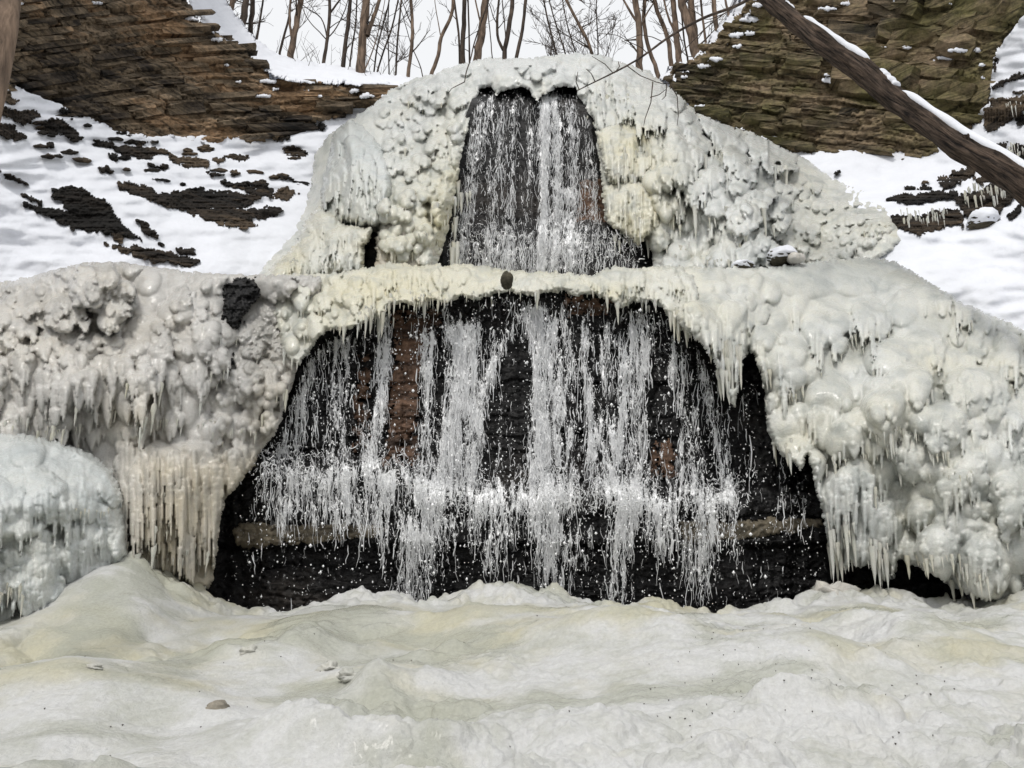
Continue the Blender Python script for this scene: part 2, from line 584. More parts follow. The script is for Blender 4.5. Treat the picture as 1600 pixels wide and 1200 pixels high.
tr = t.n('ShaderNodeBsdfTransparent')
mx = t.n('ShaderNodeMixShader')
t.l(al, mx.inputs['Fac'])
t.l(tr.outputs[0], mx.inputs[1])
t.l(t.p.outputs[0], mx.inputs[2])
t.l(mx.outputs[0], t.out.inputs['Surface'])
t.set(Base_Color=(0.95, 0.96, 0.97), Roughness=0.45, Metallic=0.1)
M['film'] = t.m
t = NT('water_white')
t.set(Base_Color=(0.95, 0.96, 0.97), Roughness=0.4, Metallic=0.15)
M['water'] = t.m
t = NT('debris')
t.set(Base_Color=(0.03, 0.022, 0.015), Roughness=0.9)
M['debris'] = t.m

# ------------------------------------------------------------------ the setting: terrain far and near
R0 = random.Random(7)
RN = np.random.RandomState(11)

me = mesh_from('terrain', [(-400, -400, -0.9), (400, -400, -0.9), (400, 400, -0.9), (-400, 400, -0.9)], [[0, 1, 2, 3]])
obj('terrain', me, M['snow'], label='snow covered valley floor around the falls', kind='structure')

def plate(x, yv):
    """height of the snowy plateau on top of the gorge"""
    return 20.4 + 0.06 * (yv - 30) + 0.5 * fbm(x / 9, yv / 9, 3, 3) + 2.6 * sstep(-6, -16, x) + 2.0 * sstep(9, 18, x)
gx, gy = np.meshgrid(np.linspace(-90, 90, 91), np.concatenate([np.linspace(31.5, 60, 40), np.linspace(65, 400, 20)]))
V = np.stack([gx, gy, plate(gx, gy)], -1).reshape(-1, 3)
ny_, nx_ = gx.shape
a = (np.arange(ny_ - 1)[:, None] * nx_ + np.arange(nx_ - 1)[None]).ravel()
me = mesh_from('plateau', V, np.stack([a, a + 1, a + nx_ + 1, a + nx_], -1))
obj('plateau', me, M['snow'], label='snowy ground on top of the gorge under the bare trees', kind='structure')

# gorge sides behind the camera, unseen, added to cut the frontal fill light
gx, gy = np.meshgrid(np.linspace(-60, 60, 61), np.linspace(-90, 4, 48))
dst = np.abs(gx + 3 * np.sin(gy / 14)) - 13 - 0.10 * np.maximum(0, -gy)
bend = sstep(-26, -62, gy) * 26
zz = -1.0 + np.maximum(24 * sstep(-2, 26, dst), bend) + 1.2 * fbm(gx / 8, gy / 8, 4, 8)
V = np.stack([gx, gy, zz], -1).reshape(-1, 3)
ny_, nx_ = gx.shape
a = (np.arange(ny_ - 1)[:, None] * nx_ + np.arange(nx_ - 1)[None]).ravel()
me = mesh_from('blocker_hills', V, np.stack([a, a + 1, a + nx_ + 1, a + nx_], -1))
obj('blocker_hills', me, M['blocker_hillside'], label='unseen gorge sides behind the camera, added to cut frontal light', kind='structure')

# frozen pool in front of the falls
CREST = np.array([(-150, 940), (0, 940), (60, 910), (110, 884), (150, 868), (200, 864), (250, 876), (300, 906), (330, 930), (365, 944), (400, 954), (455, 952), (490, 937), (560, 926), (620, 916),
                  (660, 927), (700, 925), (740, 912), (800, 911), (840, 925), (880, 924), (930, 937), (975, 950), (1020, 946), (1100, 953),
                  (1140, 946), (1180, 941), (1240, 938), (1270, 928), (1340, 922), (1380, 926), (1450, 930), (1530, 938), (1600, 925), (1750, 915)], float)
def plane(yv):
    return (yv - 7.4) * 0.1326
def on_ground(px, py):
    tn = np.tan(PITCH + np.arctan((600.0 - py) / F))
    d = (CZ + 7.4 * 0.1326) / (0.1326 - tn)
    return U(px, py, d)
YC = 16.2
def ground_h(X, Yv):
    d = np.maximum(Yv, 5.0)
    z = plane(np.maximum(Yv, 2.0))
    px = 800 + F * X / d * (CP - 0)      # rough picture column for the crest line
    k = (CP - SP * (-0.27))
    px = 800 + F * X / d * k
    yc = np.interp(px, CREST[:, 0], CREST[:, 1])
    zc = CZ + YC * np.tan(PITCH + np.arctan((600 - yc) / F))
    w = sstep(13.2, YC - 0.1, Yv)
    wl_ = sstep(350, 200, px)
    w = np.maximum(w, wl_ * sstep(11.5, 15.6, Yv) )
    z = z + (zc - plane(YC)) * w
    # big swells of the ice
    for (cx, cy, rx, ry, hh) in MOUNDS:
        c = on_ground(cx, cy)
        z = z + 1.45 * hh * np.exp(-((X - c[0]) / rx) ** 2 - ((Yv - c[1]) / ry) ** 2)
    xw = X + 0.35 * fbm(X / 1.6, Yv / 1.6, 3, 21)
    yw = Yv + 0.35 * fbm(X / 1.6 + 9, Yv / 1.6, 3, 22)
    z = z + 0.16 * fbm(X / 2.1, Yv / 2.4, 2, 31)
    lump = sstep(0.0, 0.5, fbm(X / 2.6 + 3, Yv / 2.2, 3, 33) + 0.9 * sstep(14.2, 15.6, Yv) + 0.35 * sstep(0.5, 5, X) - 0.15)
    z = z + lump * (0.36 * domes(X + 0.12 * fbm(X / 1.2, Yv / 1.2, 2, 47), -Yv * 0.8, 0.8, 41, under=1.0, p=6) + (0.10 + 0.28 * sstep(14.6, 15.6, Yv)) * domes(X + 3, -Yv, 0.26, 43, under=1.0, p=6) + 0.22 * sstep(15.0, 15.8, Yv) * domes(xw + 3, -yw, 0.10, 44, under=1.0))
    z = z - lump * 0.24 - 0.10 * sstep(14.8, 15.8, Yv)
    z = z + 0.07 * domes(X * 0.9, -Yv * 0.7, 0.5, 45, under=1.0, p=6) + 0.03 * fbm(xw / 0.9, yw / 0.7, 2, 46)
    # frozen ripples running across the flow
    calm = sstep(0.1, -0.4, fbm(X / 2.4 + 5, Yv / 2.0, 3, 57))
    rip = perlin(xw / 0.8, yw / 0.17, 51) + 0.6 * perlin(xw / 0.4, yw / 0.09, 52)
    z = z + 0.016 * rip * (1 - 0.7 * lump) * (0.1 + 0.9 * calm)
    z = z + (0.022 * fbm(X / 0.16, Yv / 0.16, 3, 55) + 0.012 * fbm(X / 0.05, Yv / 0.05, 2, 56)) * (1 - 0.6 * calm) * sstep(-3.5, 1.0, X + 0.35 * (10 - Yv)) + 0.006 * fbm(X / 0.07, Yv / 0.07, 2, 58)
    # beyond the crest the ice drops to the plunge pool
    z = z - 1.6 * sstep(YC, YC + 0.55, Yv) * sstep(300, 340, px) * (1 - sstep(1560, 1600, px))
    return z
MOUNDS = [(1010, 1010, 1.5, 1.3, 0.28), (1240, 1060, 1.6, 1.5, 0.26), (760, 985, 1.4, 1.0, 0.20), (520, 1185, 0.9, 0.42, 0.20), (900, 1170, 0.8, 0.5, 0.10),
          (1500, 1010, 1.6, 1.6, 0.22), (120, 1080, 1.6, 1.2, 0.16), (470, 1020, 0.5, 1.6, 0.12), (1100, 1130, 0.8, 0.8, 0.1), (1350, 1150, 0.9, 0.9, 0.12),
          (580, 1085, 0.22, 0.3, 0.12), (640, 1010, 0.9, 0.9, -0.12), (330, 1000, 1.4, 1.4, -0.10), (330, 1150, 1.0, 0.7, -0.08), (700, 1120, 0.7, 0.7, -0.10)]
rows = np.concatenate([np.linspace(-14, 4.2, 24), 1.0 / np.linspace(1 / 4.4, 1 / 6.6, 20), 1.0 / np.linspace(1 / 6.7, 1 / 17.4, 300)])
cols = np.linspace(-0.92, 0.92, 820)
Yg = np.repeat(rows[:, None], len(cols), 1)
Xg = cols[None] * np.maximum(Yg, 7.0)
Zg = ground_h(Xg, Yg)
def crust(Z, B, k=0.02):
    """grow rounded lumps of crust on the frozen pool"""
    add = np.zeros_like(Z)
    for (cx, cy, rx, ry, h, emb) in B:
        j0, j1 = np.searchsorted(rows, cy - ry), np.searchsorted(rows, cy + ry) + 1
        i0, i1 = np.searchsorted(cols, (cx - rx) / max(cy, 7.0)) - 1, np.searchsorted(cols, (cx + rx) / max(cy, 7.0)) + 1
        jc, ic = np.searchsorted(rows, cy), np.searchsorted(cols, cx / max(cy, 7.0))
        if j1 - j0 < 2 or i1 - i0 < 3 or i0 < 0 or i1 >= len(cols) or jc >= len(rows):
            continue
        sl = (slice(j0, j1), slice(i0, i1))
        e = 1 - ((Xg[sl] - cx) / rx) ** 2 - ((Yg[sl] - cy) / ry) ** 2
        e = np.maximum(e, 0)
        if rx > 0.34:
            add[sl] = add[sl] + 0.8 * h * e * e
        else:
            add[sl] = smax(add[sl], add[jc, ic] - emb + h * np.sqrt(e), k) * (e > 0) + add[sl] * (e <= 0)
    return Z + add
rg = random.Random(91)
def lumps(n, y0, y1, r0, r1, hk, seat, ok=None):
    L = []
    while len(L) < n:
        yv = 1 / rg.uniform(1 / y1, 1 / y0)
        xv = rg.uniform(-0.78, 0.78) * yv
        if ok is not None and not ok(xv, yv):
            continue
        r_ = rg.uniform(r0, r1)
        L.append((xv, yv, r_ * rg.uniform(0.9, 1.5), r_ * rg.uniform(0.7, 1.2), r_ * hk * rg.uniform(0.6, 1.2), r_ * hk * seat))
    L.sort(key=lambda b: -b[2])
    return L
patch = lambda x, y: float(perlin(x / 2.6 + 3, y / 2.2, 33)) + 0.07 * x > -0.05
Zg = crust(Zg, lumps(120, 6.2, 15.6, 0.36, 0.9, 0.11, 0.5), 0.08)
Zg = crust(Zg, lumps(520, 6.2, 16.2, 0.10, 0.30, 0.42, 0.5, patch), 0.03)
Zg = crust(Zg, lumps(240, 14.9, 16.3, 0.12, 0.26, 0.55, 0.5), 0.02)
Zg = crust(Zg, lumps(2600, 6.2, 16.2, 0.035, 0.09, 0.5, 0.45, patch), 0.01)
Zg = crust(Zg, lumps(1500, 15.0, 16.35, 0.05, 0.11, 0.7, 0.4), 0.01)
Zg = crust(Zg, [(float(c_[0]), float(c_[1]), 0.5, 0.42, 0.15, 0.06) for c_ in [on_ground(430, 1176), on_ground(490, 1172)]] + [(float(c_[0]), float(c_[1]), 0.9, 0.42, 0.14, 0.06) for c_ in [on_ground(560, 1182), on_ground(640, 1186)]], 0.05)
def pool_z(x, y):
    return float(Zg[min(len(rows) - 1, np.searchsorted(rows, y)), min(len(cols) - 1, np.searchsorted(cols, x / max(y, 7.0)))])
V = np.stack([Xg, Yg, Zg], -1).reshape(-1, 3)
nx_ = len(cols)
a = (np.arange(len(rows) - 1)[:, None] * nx_ + np.arange(nx_ - 1)[None]).ravel()
warm = sstep(-0.35, 0.7, fbm(Xg / 3.0 + 1.5, Yg / 2.2, 3, 61) + 0.35 * fbm(Xg / 0.7, Yg / 0.5, 3, 62) + 0.5 * gz(Xg, Yg, -4.5, 12, 4, 2.8) + 0.35 * gz(Xg, Yg, 0.4, 13.5, 3.5, 1.8) - 0.4 * sstep(9.5, 8, Yg) - 0.2)
glas = 0.75 * sstep(0.0, 0.6, fbm(Xg / 1.9 + 7, Yg / 1.2, 4, 63) + 0.6 * gz(Xg, Yg, -3.4, 11.6, 3.6, 2.6) - 0.12)
me = mesh_from('ice_ground', V, np.stack([a, a + 1, a + nx_ + 1, a + nx_], -1), attrs={'warm': warm.ravel(), 'glassy': glas.ravel()})
obj('ice_ground', me, M['ice_ground'], label='frozen pool of rippled yellowish ice and snow below the falls', kind='structure')

def hit_ground(px, py):
    d = np.linspace(5, 17, 900)
    P = U(np.full(900, px), np.full(900, py), d)
    g_ = np.array([pool_z(p_[0], p_[1]) for p_ in P])
    k = np.nonzero(g_ > P[:, 2])[0]
    return float(d[k[0]]) if len(k) else 15.5

# ------------------------------------------------------------------ cliffs
def layered(x, y, lay, wid, amp, seed, dip):
    """bedded broken rock: courses of uneven height, broken into blocks that stand out unevenly"""
    yy = y + dip(x) + 3.5 * fbm(x / 70, y / 30, 3, seed)
    lv = yy / lay + 0.35 * perlin(x / 60, yy / lay * 0.6, seed + 3)
    li = np.floor(lv)
    lf = lv - li
    w = wid * (0.6 + 0.9 * hsh(li, li * 0, seed + 4))
    bv = x / w + hsh(li, li * 0 + 3, seed + 5) * 9 + 0.18 * fbm(x / 9, y / 9, 2, seed + 8)
    bi = np.floor(bv)
    bf = bv - bi
    h = (hsh(li, bi, seed + 6) - 0.5) * 0.9 + (hsh(li, li * 0 + 1, seed + 7) - 0.5) * 1.3
    gr = np.minimum(sstep(0, 0.16, lf), sstep(0, 0.05, bf))
    slope = (hsh(li, bi, seed + 11) - 0.5) * (bf - 0.5) * 0.8
    return amp * (h + slope - 0.55 * (1 - gr) - 0.25 * lf)

CL_POLY = [(-200, -260), (282, -260), (290, -30), (296, 8), (315, 34), (345, 58), (385, 84), (412, 104), (428, 121), (470, 127), (540, 131), (600, 131), (632, 133), (632, 152), (600, 156),
           (560, 168), (480, 196), (440, 216), (370, 226), (330, 224), (240, 226), (190, 216), (150, 202), (100, 180), (60, 168), (0, 142), (-200, 70)]
cl_depth = TPS([(-200, -100, 16.5), (-200, 100, 16.5), (0, -200, 18.6), (0, 0, 19.4), (0, 130, 19.8), (200, 0, 23.6), (200, -200, 23), (200, 210, 23.4), (400, 100, 27.2), (400, 220, 26.8), (620, 130, 29.6), (620, 160, 29.6), (300, -200, 25)])
def left_dip(x):
    return -0.10 * np.maximum(0, 260 - x) + 0.02 * x
def cl_h(x, y, S):
    return layered(x, y, 9.5, 36, 7.0, 101, left_dip) + layered(x, y, 4.4, 17, 2.6, 131, left_dip) + 9 * fbm(x / 90, y / 60, 3, 140) + 2.2 * fbm(x / 7, y / 4, 3, 141)
me, cl_front = relief('cliff_left', CL_POLY, cl_depth, M['rock_left'], 1.9, cl_h, jag=5, jagf=16, edge=(5, 0.25), thick=3.0, seed=3)
cliff_l = empty('cliff_left', (-9, 24, 12), label='layered brown cliff face of thin broken stone beds beside the falls', kind='structure')
under(obj('cliff_face', me, M['rock_left']), cliff_l)

CR_POLY = [(1036, 124), (1052, 108), (1075, 98), (1100, 84), (1118, 62), (1140, 38), (1160, 18), (1172, -4), (1185, -30), (1195, -260), (1800, -260), (1800, -70), (1690, -40), (1610, 14), (1580, 40), (1560, 78),
           (1556, 140), (1545, 176), (1515, 205), (1480, 236), (1440, 246), (1300, 246), (1262, 250), (1240, 240), (1200, 224), (1160, 206), (1130, 200), (1096, 196), (1080, 172), (1060, 148)]
cr_depth = TPS([(1045, 120, 30.2), (1120, 80, 29.4), (1180, 100, 28.6), (1400, 120, 27), (1560, 100, 24.8), (1800, -100, 20.5), (1300, 245, 27.6), (1450, -100, 26.4), (1200, -200, 28), (1800, -250, 20.5), (1550, -200, 24.8), (1470, 235, 25.8)])
def right_dip(x):
    return -0.13 * (x - 1300)
def cr_h(x, y, S):
    big = sstep(1230, 1380, x) * sstep(190, 90, y)
    thin = layered(x, y, 8.0, 34, 6.5, 201, right_dip) + layered(x, y, 4.0, 18, 2.6, 231, right_dip)
    slab = layered(x, y, 30.0, 95, 9.0, 251, right_dip) + layered(x, y, 9.0, 60, 1.6, 261, right_dip)
    return thin * (1 - 0.75 * big) + slab * (0.35 + 0.65 * big) + 11 * fbm(x / 110, y / 70, 3, 240) + 2.0 * fbm(x / 8, y / 5, 3, 241)
me, cr_front = relief('cliff_right', CR_POLY, cr_depth, M['rock_right'], 1.9, cr_h, jag=5, jagf=16, edge=(5, 0.25), thick=3.0, seed=4)
cliff_r = empty('cliff_right', (12, 26, 14), label='mossy olive brown cliff face behind the leaning log', kind='structure')
under(obj('cliff_face', me, M['rock_right']), cliff_r)

def stone_mesh(name, seed):
    r = np.random.RandomState(seed)
    nu, nv = 4, 3
    V, Q = [], []
    us, vs = np.linspace(-0.5, 0.5, nu), np.linspace(-0.5, 0.5, nv)
    sk = r.uniform(-0.05, 0.05, 2)
    for layer, yv in ((0, -0.5), (1, 0.5)):
        for v in vs:
            for u in us:
                e = 1.0 if layer else 0.94
                V.append((u * e + sk[0] * v + r.uniform(-0.035, 0.035), yv + (r.uniform(-0.16, 0.16) if layer == 0 else 0), v * e + sk[1] * u * 0.5 + r.uniform(-0.09, 0.09)))
    n = nu * nv
    for j in range(nv - 1):
        for i in range(nu - 1):
            k = j * nu + i
            Q.append((k, k + 1, k + nu + 1, k + nu))
    rim = [*range(nu), *[j * nu + nu - 1 for j in range(1, nv)], *range(n - 2, n - nu - 1, -1), *[j * nu for j in range(nv - 2, 0, -1)]]
    for a_, b_ in zip(rim, rim[1:] + rim[:1]):
        Q.append((b_, a_, a_ + n, b_ + n))
    return mesh_from(name, V, Q, smooth=False)

def lay_stones(parent, poly, depth, mat, dip, seed, rows_of, limit=300, fill=0.62):
    r = random.Random(seed)
    kinds = [stone_mesh('stone', seed * 50 + k) for k in range(14)]
    for k in kinds:
        k.materials.append(mat)
    cand = []
    y = -30.0
    while y < 260:
        rh = None
        x = -40 + r.uniform(0, 40)
        lay = r.uniform(*rows_of(0, y)[0])
        while x < 1660:
            (h0, h1), (w0, w1) = rows_of(x, y)
            hh = lay * r.uniform(0.8, 1.1) * (h0 + h1) / sum(rows_of(0, y)[0])
            w = r.uniform(w0, w1)
            cy = y - dip(x + w / 2) + r.uniform(-2, 2)
            if r.random() < fill:
                cand.append((x + w / 2, cy, w, hh))
            x += w * r.uniform(0.95, 1.25)
        y += lay * 0.98
    P = np.array([(c[0], c[1]) for c in cand])
    sd = poly_sd(P[:, 0], P[:, 1], poly)
    ok = [c for c, s_ in zip(cand, sd) if s_ > c[3] * 0.6 and -30 < c[0] < 1630 and c[1] > -14]
    r.shuffle(ok)
    for (cx, cy, w, hh) in ok[:limit]:
        d = float(depth(cx, cy))
        dl, dr = float(depth(cx - 12, cy)), float(depth(cx + 12, cy))
        pl, pr = U(cx - 12, cy - (dip(cx - 12) - dip(cx)), dl), U(cx + 12, cy - (dip(cx + 12) - dip(cx)), dr)
        rz = math.atan2(pr[1] - pl[1], pr[0] - pl[0])
        m = float(pxm(cy, d))
        ln = np.linalg.norm((pr - pl)[:2]) / 24.0 * w
        o = obj('stone', r.choice(kinds), None, None)
        dep = hh * m * r.uniform(1.2, 2.2)
        c = U(cx, cy, d)
        o.location = (c[0], c[1] + dep * 0.5 - hh * m * r.uniform(0.1, 0.7), c[2])
        tilt = math.atan2(pr[2] - pl[2], np.linalg.norm((pr - pl)[:2]))
        o.rotation_euler = (r.uniform(-0.07, 0.07), -tilt + r.uniform(-0.025, 0.025), rz + r.uniform(-0.08, 0.08))
        o.scale = (ln, dep, hh * m * 1.02)
        under(o, parent)

lay_stones(cliff_l, CL_POLY, cl_front, M['rock_left'], left_dip, 5, lambda x, y: ((4, 11), (30, 140)), fill=0.95)
lay_stones(cliff_r, CR_POLY, cr_front, M['rock_right'], right_dip, 6,
           lambda x, y: ((20, 34), (50, 120)) if (x > 1290 and y < 150) else ((5, 12), (24, 105)), fill=0.8)

# ------------------------------------------------------------------ snow slopes and their rock ledges
SL_POLY = [(-200, 56), (0, 122), (50, 146), (100, 166), (150, 188), (190, 204), (240, 214), (330, 212), (400, 216), (440, 206), (480, 188), (520, 178), (560, 162), (600, 150), (640, 132), (668, 122),
           (660, 180), (620, 230), (580, 300), (560, 380), (520, 450), (-200, 480)]
sl_depth = TPS([(-200, 60, 16.2), (-200, 440, 15.5), (0, 125, 19.6), (0, 300, 18.8), (0, 440, 18.2), (200, 210, 23.2), (200, 320, 21), (200, 430, 19.4), (380, 218, 26.6), (380, 300, 24.5), (380, 420, 21.5),
                (480, 190, 28.2), (480, 330, 25.4), (620, 140, 29.8), (600, 250, 28.5), (520, 440, 23)])
def sl_h(x, y, S):
    up = sstep(420, 180, y + 0.25 * (200 - np.minimum(x, 200)))
    ter = perlin(x / 80, y / 13, 301) * 4.5 + perlin(x / 45, y / 7, 302) * 1.8
    return 12 * fbm(x / 110, y / 50, 3, 303) + 1.5 * ter * (0.3 + 0.7 * up) + 0.7 * fbm(x / 10, y / 7, 3, 304)
me, sl_front = relief('snow_slope_left', SL_POLY, sl_depth, M['snow'], 2.2, sl_h, jag=2, edge=(5, 0.15), thick=1.0, seed=6)
slope_l = empty('snow_slope_left', (-7, 21, 8), label='snow slope with dark ledges under the brown cliff', kind='structure')
under(obj('snow', me, M['snow'], kind='stuff'), slope_l)

def z1(*pts):
    return [(p[0] * 0.35, p[1] * 0.35) for p in pts]
LEDGES_L = [z1((520, 815), (640, 820), (720, 860), (880, 845), (1000, 850), (1150, 880), (1080, 930), (1130, 1000), (1080, 1015), (950, 990), (800, 930), (620, 880), (560, 850)),
            z1((235, 850), (330, 840), (420, 880), (490, 910), (500, 960), (580, 1030), (630, 1070), (560, 1055), (450, 1035), (350, 1025), (240, 980), (110, 920), (120, 905), (230, 930), (300, 940), (250, 890)),
            z1((480, 1088), (620, 1100), (760, 1125), (885, 1160), (880, 1185), (780, 1185), (640, 1155), (560, 1125)),
            z1((595, 970), (640, 985), (690, 1030), (705, 1058), (640, 1035)), z1((0, 470), (60, 490), (150, 488), (180, 520), (110, 560), (0, 510)),
            z1((180, 540), (260, 532), (320, 570), (372, 620), (340, 632), (260, 600), (190, 585)), z1((0, 545), (60, 562), (112, 610), (60, 628), (0, 605)),
            z1((0, 390), (50, 418), (88, 450), (50, 462), (0, 445)), z1((500, 655), (600, 648), (700, 656), (745, 680), (680, 702), (560, 698)),
            z1((755, 688), (850, 702), (945, 718), (920, 745), (840, 750), (765, 722)), z1((1030, 695), (1130, 698), (1125, 714), (1040, 720)),
            z1((1262, 660), (1330, 652), (1378, 680), (1310, 712), (1262, 692)), z1((960, 802), (1080, 818), (1160, 812), (1225, 850), (1200, 878), (1150, 878), (1060, 838)),
            z1((1240, 838), (1310, 842), (1335, 865), (1280, 894), (1228, 870)), z1((1100, 932), (1200, 922), (1295, 938), (1200, 972), (1095, 972)),
            z1((405, 735), (470, 740), (505, 765), (450, 770)), z1((780, 1105), (870, 1105), (875, 1138), (810, 1144)), z1((478, 678), (530, 690), (525, 712), (485, 700)),
            z1((190, 628), (230, 632), (245, 662), (212, 652)), z1((0, 762), (60, 786), (125, 822), (80, 820), (20, 790)), z1((88, 855), (190, 895), (185, 912), (98, 880)),
            z1((670, 735), (752, 738), (748, 752), (680, 751)), z1((948, 705), (1005, 708), (995, 728), (952, 726)), z1((1018, 762), (1092, 772), (1042, 786)),
            z1((498, 1045), (552, 1042), (545, 1080), (508, 1075)), z1((1130, 600), (1240, 592), (1305, 610), (1250, 628), (1140, 620)), z1((1295, 560), (1362, 546), (1335, 572)),
            z1((415, 622), (480, 628), (495, 652), (435, 650)), z1((1220, 776), (1300, 786), (1315, 804), (1240, 794)), z1((700, 1088), (738, 1085), (735, 1106), (705, 1104)),
            z1((880, 650), (930, 655), (945, 672), (890, 672)), z1((620, 628), (700, 632), (690, 646), (625, 644)), z1((270, 480), (330, 510), (320, 530), (275, 505)), z1((1390, 560), (1480, 552), (1440, 575)),
            z1((320, 840), (390, 838), (400, 862), (330, 858)), z1((920, 765), (960, 768), (955, 790), (925, 786))]
def ledges(parent, polys, front, seed, out=0.18, mat='rock_ledge', jag=4.5):
    for k, pl in enumerate(polys):
        P = np.array(pl, float)
        c = P.mean(0)
        P = c + (P - c) * 1.06
        def dep(x, y):
            return front(x, y) - out
        def hh(x, y, S):
            return layered(x, y, 4.5, 20, 3.0, seed + k * 3, lambda q: q * 0 + 0.0) + 2.2 * fbm(x / 6, y / 4, 3, seed + k)
        me_, _ = relief('rock_ledge', P, dep, None, 1.2 if jag < 3 else 1.5, hh, jag=jag, jagf=15, edge=(3, 0.12), thick=0.6, seed=seed + k)
        under(obj('rock_ledge', me_, M[mat]), parent)
ledges(slope_l, LEDGES_L, sl_front, 310, 0.12)
rl = random.Random(44)
thin = []
while len(thin) < 46:
    cx, cy = rl.uniform(60, 500), rl.uniform(190, 330)
    if not (cy > 150 + 0.25 * cx and cy < 235 + 0.22 * cx and cx < 520 - 0.4 * (cy - 190)):
        continue
    w_, h_ = rl.uniform(12, 36), rl.uniform(4.5, 8)
    sl_ = rl.uniform(-0.02, 0.14)
    thin.append([(cx - w_ / 2, cy - sl_ * w_ / 2), (cx, cy - h_ * 0.6), (cx + w_ / 2, cy + sl_ * w_ / 2), (cx + w_ * 0.2, cy + h_ * 0.6), (cx - w_ * 0.25, cy + h_ * 0.4)])
ledges(slope_l, thin, sl_front, 460, 0.12, jag=1.2)

SR_POLY = [(1100, 190), (1180, 206), (1230, 224), (1262, 240), (1290, 234), (1350, 236), (1440, 235), (1475, 222), (1515, 190), (1545, 160), (1552, 90), (1575, 55), (1600, 22), (1800, -70), (1800, 640), (1640, 560), (1560, 515), (1460, 470),
           (1380, 440), (1250, 440), (1150, 420), (1080, 300)]
sr_depth = TPS([(1100, 190, 29.6), (1270, 240, 27.9), (1450, 236, 26.6), (1400, 420, 20.9), (1600, 500, 18.6), (1600, 350, 20.0), (1600, 60, 23.6), (1545, 170, 24.7), (1800, 300, 17), (1800, 600, 15.5), (1800, -50, 20), (1300, 400, 23.0), (1150, 330, 26.5), (1400, 320, 23.5)])
def sr_h(x, y, S):
    ter = perlin(x / 70, y / 18, 331) * 5 + perlin(x / 30, y / 9, 332) * 2.0
    return 20 * fbm(x / 130, y / 60, 3, 333) + 1.6 * ter * (0.2 + 0.8 * sstep(1380, 1480, x) * sstep(420, 340, y)) + 0.6 * fbm(x / 10, y / 8, 3, 334)
me, sr_front = relief('snow_slope_right', SR_POLY, sr_depth, M['snow'], 2.2, sr_h, jag=2, edge=(5, 0.15), thick=1.0, seed=7)
slope_r = empty('snow_slope_right', (10, 21, 8), label='smooth snow slope and icy terraces below the leaning log', kind='structure')
under(obj('snow', me, M['snow'], kind='stuff'), slope_r)
def z6(*pts):
    return [(1180 + p[0] * 0.3668, p[1] * 0.3668) for p in pts]
LEDGES_R = [z6((572, 850), (640, 822), (700, 828), (760, 812), (855, 815), (845, 842), (770, 848), (720, 868), (640, 868)), z6((768, 768), (830, 742), (900, 702), (935, 718), (920, 752), (870, 782), (800, 802)),
            z6((590, 925), (700, 912), (830, 893), (885, 903), (875, 955), (830, 968), (700, 998), (650, 985), (600, 962)), z6((850, 838), (930, 818), (1000, 790), (1060, 778), (1105, 830), (1050, 900), (1000, 932), (920, 922), (870, 885)),
            z6((978, 430), (1060, 420), (1180, 405), (1180, 465), (1060, 522), (980, 572), (968, 500)), z6((1000, 372), (1060, 335), (1180, 295), (1180, 322), (1080, 350), (1015, 385)),
            z6((1068, 630), (1180, 600), (1180, 715), (1085, 672)), z6((1005, 622), (1060, 600), (1080, 600), (1050, 640)), z6((318, 735), (368, 733), (345, 752)), z6((868, 955), (900, 928), (885, 975)),
            z6((905, 520), (950, 505), (960, 525), (915, 545)), z6((1010, 250), (1030, 220), (1035, 260), (1018, 300)), z6((700, 775), (735, 765), (740, 782), (705, 790)), z6((930, 760), (1000, 742), (1050, 750), (1000, 775), (940, 785)), z6((1110, 500), (1180, 480), (1180, 520), (1120, 535)), z6((640, 800), (720, 792), (745, 800), (690, 812)),
            z6((1090, 390), (1180, 370), (1180, 392), (1100, 402)), z6((1060, 940), (1110, 880), (1140, 850), (1150, 870), (1100, 930)), z6((905, 690), (960, 670), (975, 690), (920, 705))]
ledges(slope_r, LEDGES_R, sr_front, 350, 0.2)

# snow lying on the brow of both cliffs
def snow_h(x, y, S):
    return 3.5 * fbm(x / 26, y / 12, 3, 371) + 1.0 * fbm(x / 7, y / 5, 3, 372)
def sheet(name, poly, depth, label, seed, jag=2.5, back=0.4, thick=8):
    me_, fr = relief(name, poly, depth, None, 1.8, snow_h, jag=jag, jagf=12, edge=(5, 0.3), thick=thick, seed=seed, back=back)
    return obj(name, me_, M['snow'], label=label, kind='structure'), fr
BL = [(288, -60), (330, -40), (352, 0), (372, 28), (398, 60), (430, 82), (460, 92), (510, 100), (560, 108), (610, 116), (650, 122), (690, 126), (670, 136), (625, 140), (596, 132), (560, 134), (520, 131), (480, 130), (445, 126), (420, 116), (396, 95), (350, 64), (318, 40), (298, 14)]
sheet('snow_bank', BL, TPS([(288, -60, 27), (352, 0, 30), (300, 14, 25.5), (430, 82, 30.5), (420, 112, 27.2), (560, 108, 31.5), (560, 132, 28.6), (650, 122, 31.5), (640, 138, 29.4)]), 'deep snow lying along the brow of the brown cliff', 8)
BR = [(1028, 124), (1046, 108), (1066, 97), (1090, 82), (1104, 66), (1122, 42), (1142, 20), (1156, -4), (1172, -60), (1215, -60), (1182, 2), (1168, 22), (1150, 46), (1132, 68), (1112, 90), (1084, 104), (1060, 116), (1044, 130)]
sheet('snow_bank', BR, TPS([(1046, 108, 31.5), (1050, 125, 30), (1104, 66, 31), (1120, 84, 29.2), (1156, -4, 30), (1185, 0, 28.3), (1180, -60, 29)]), 'broken snow along the brow of the mossy cliff', 9, jag=7)

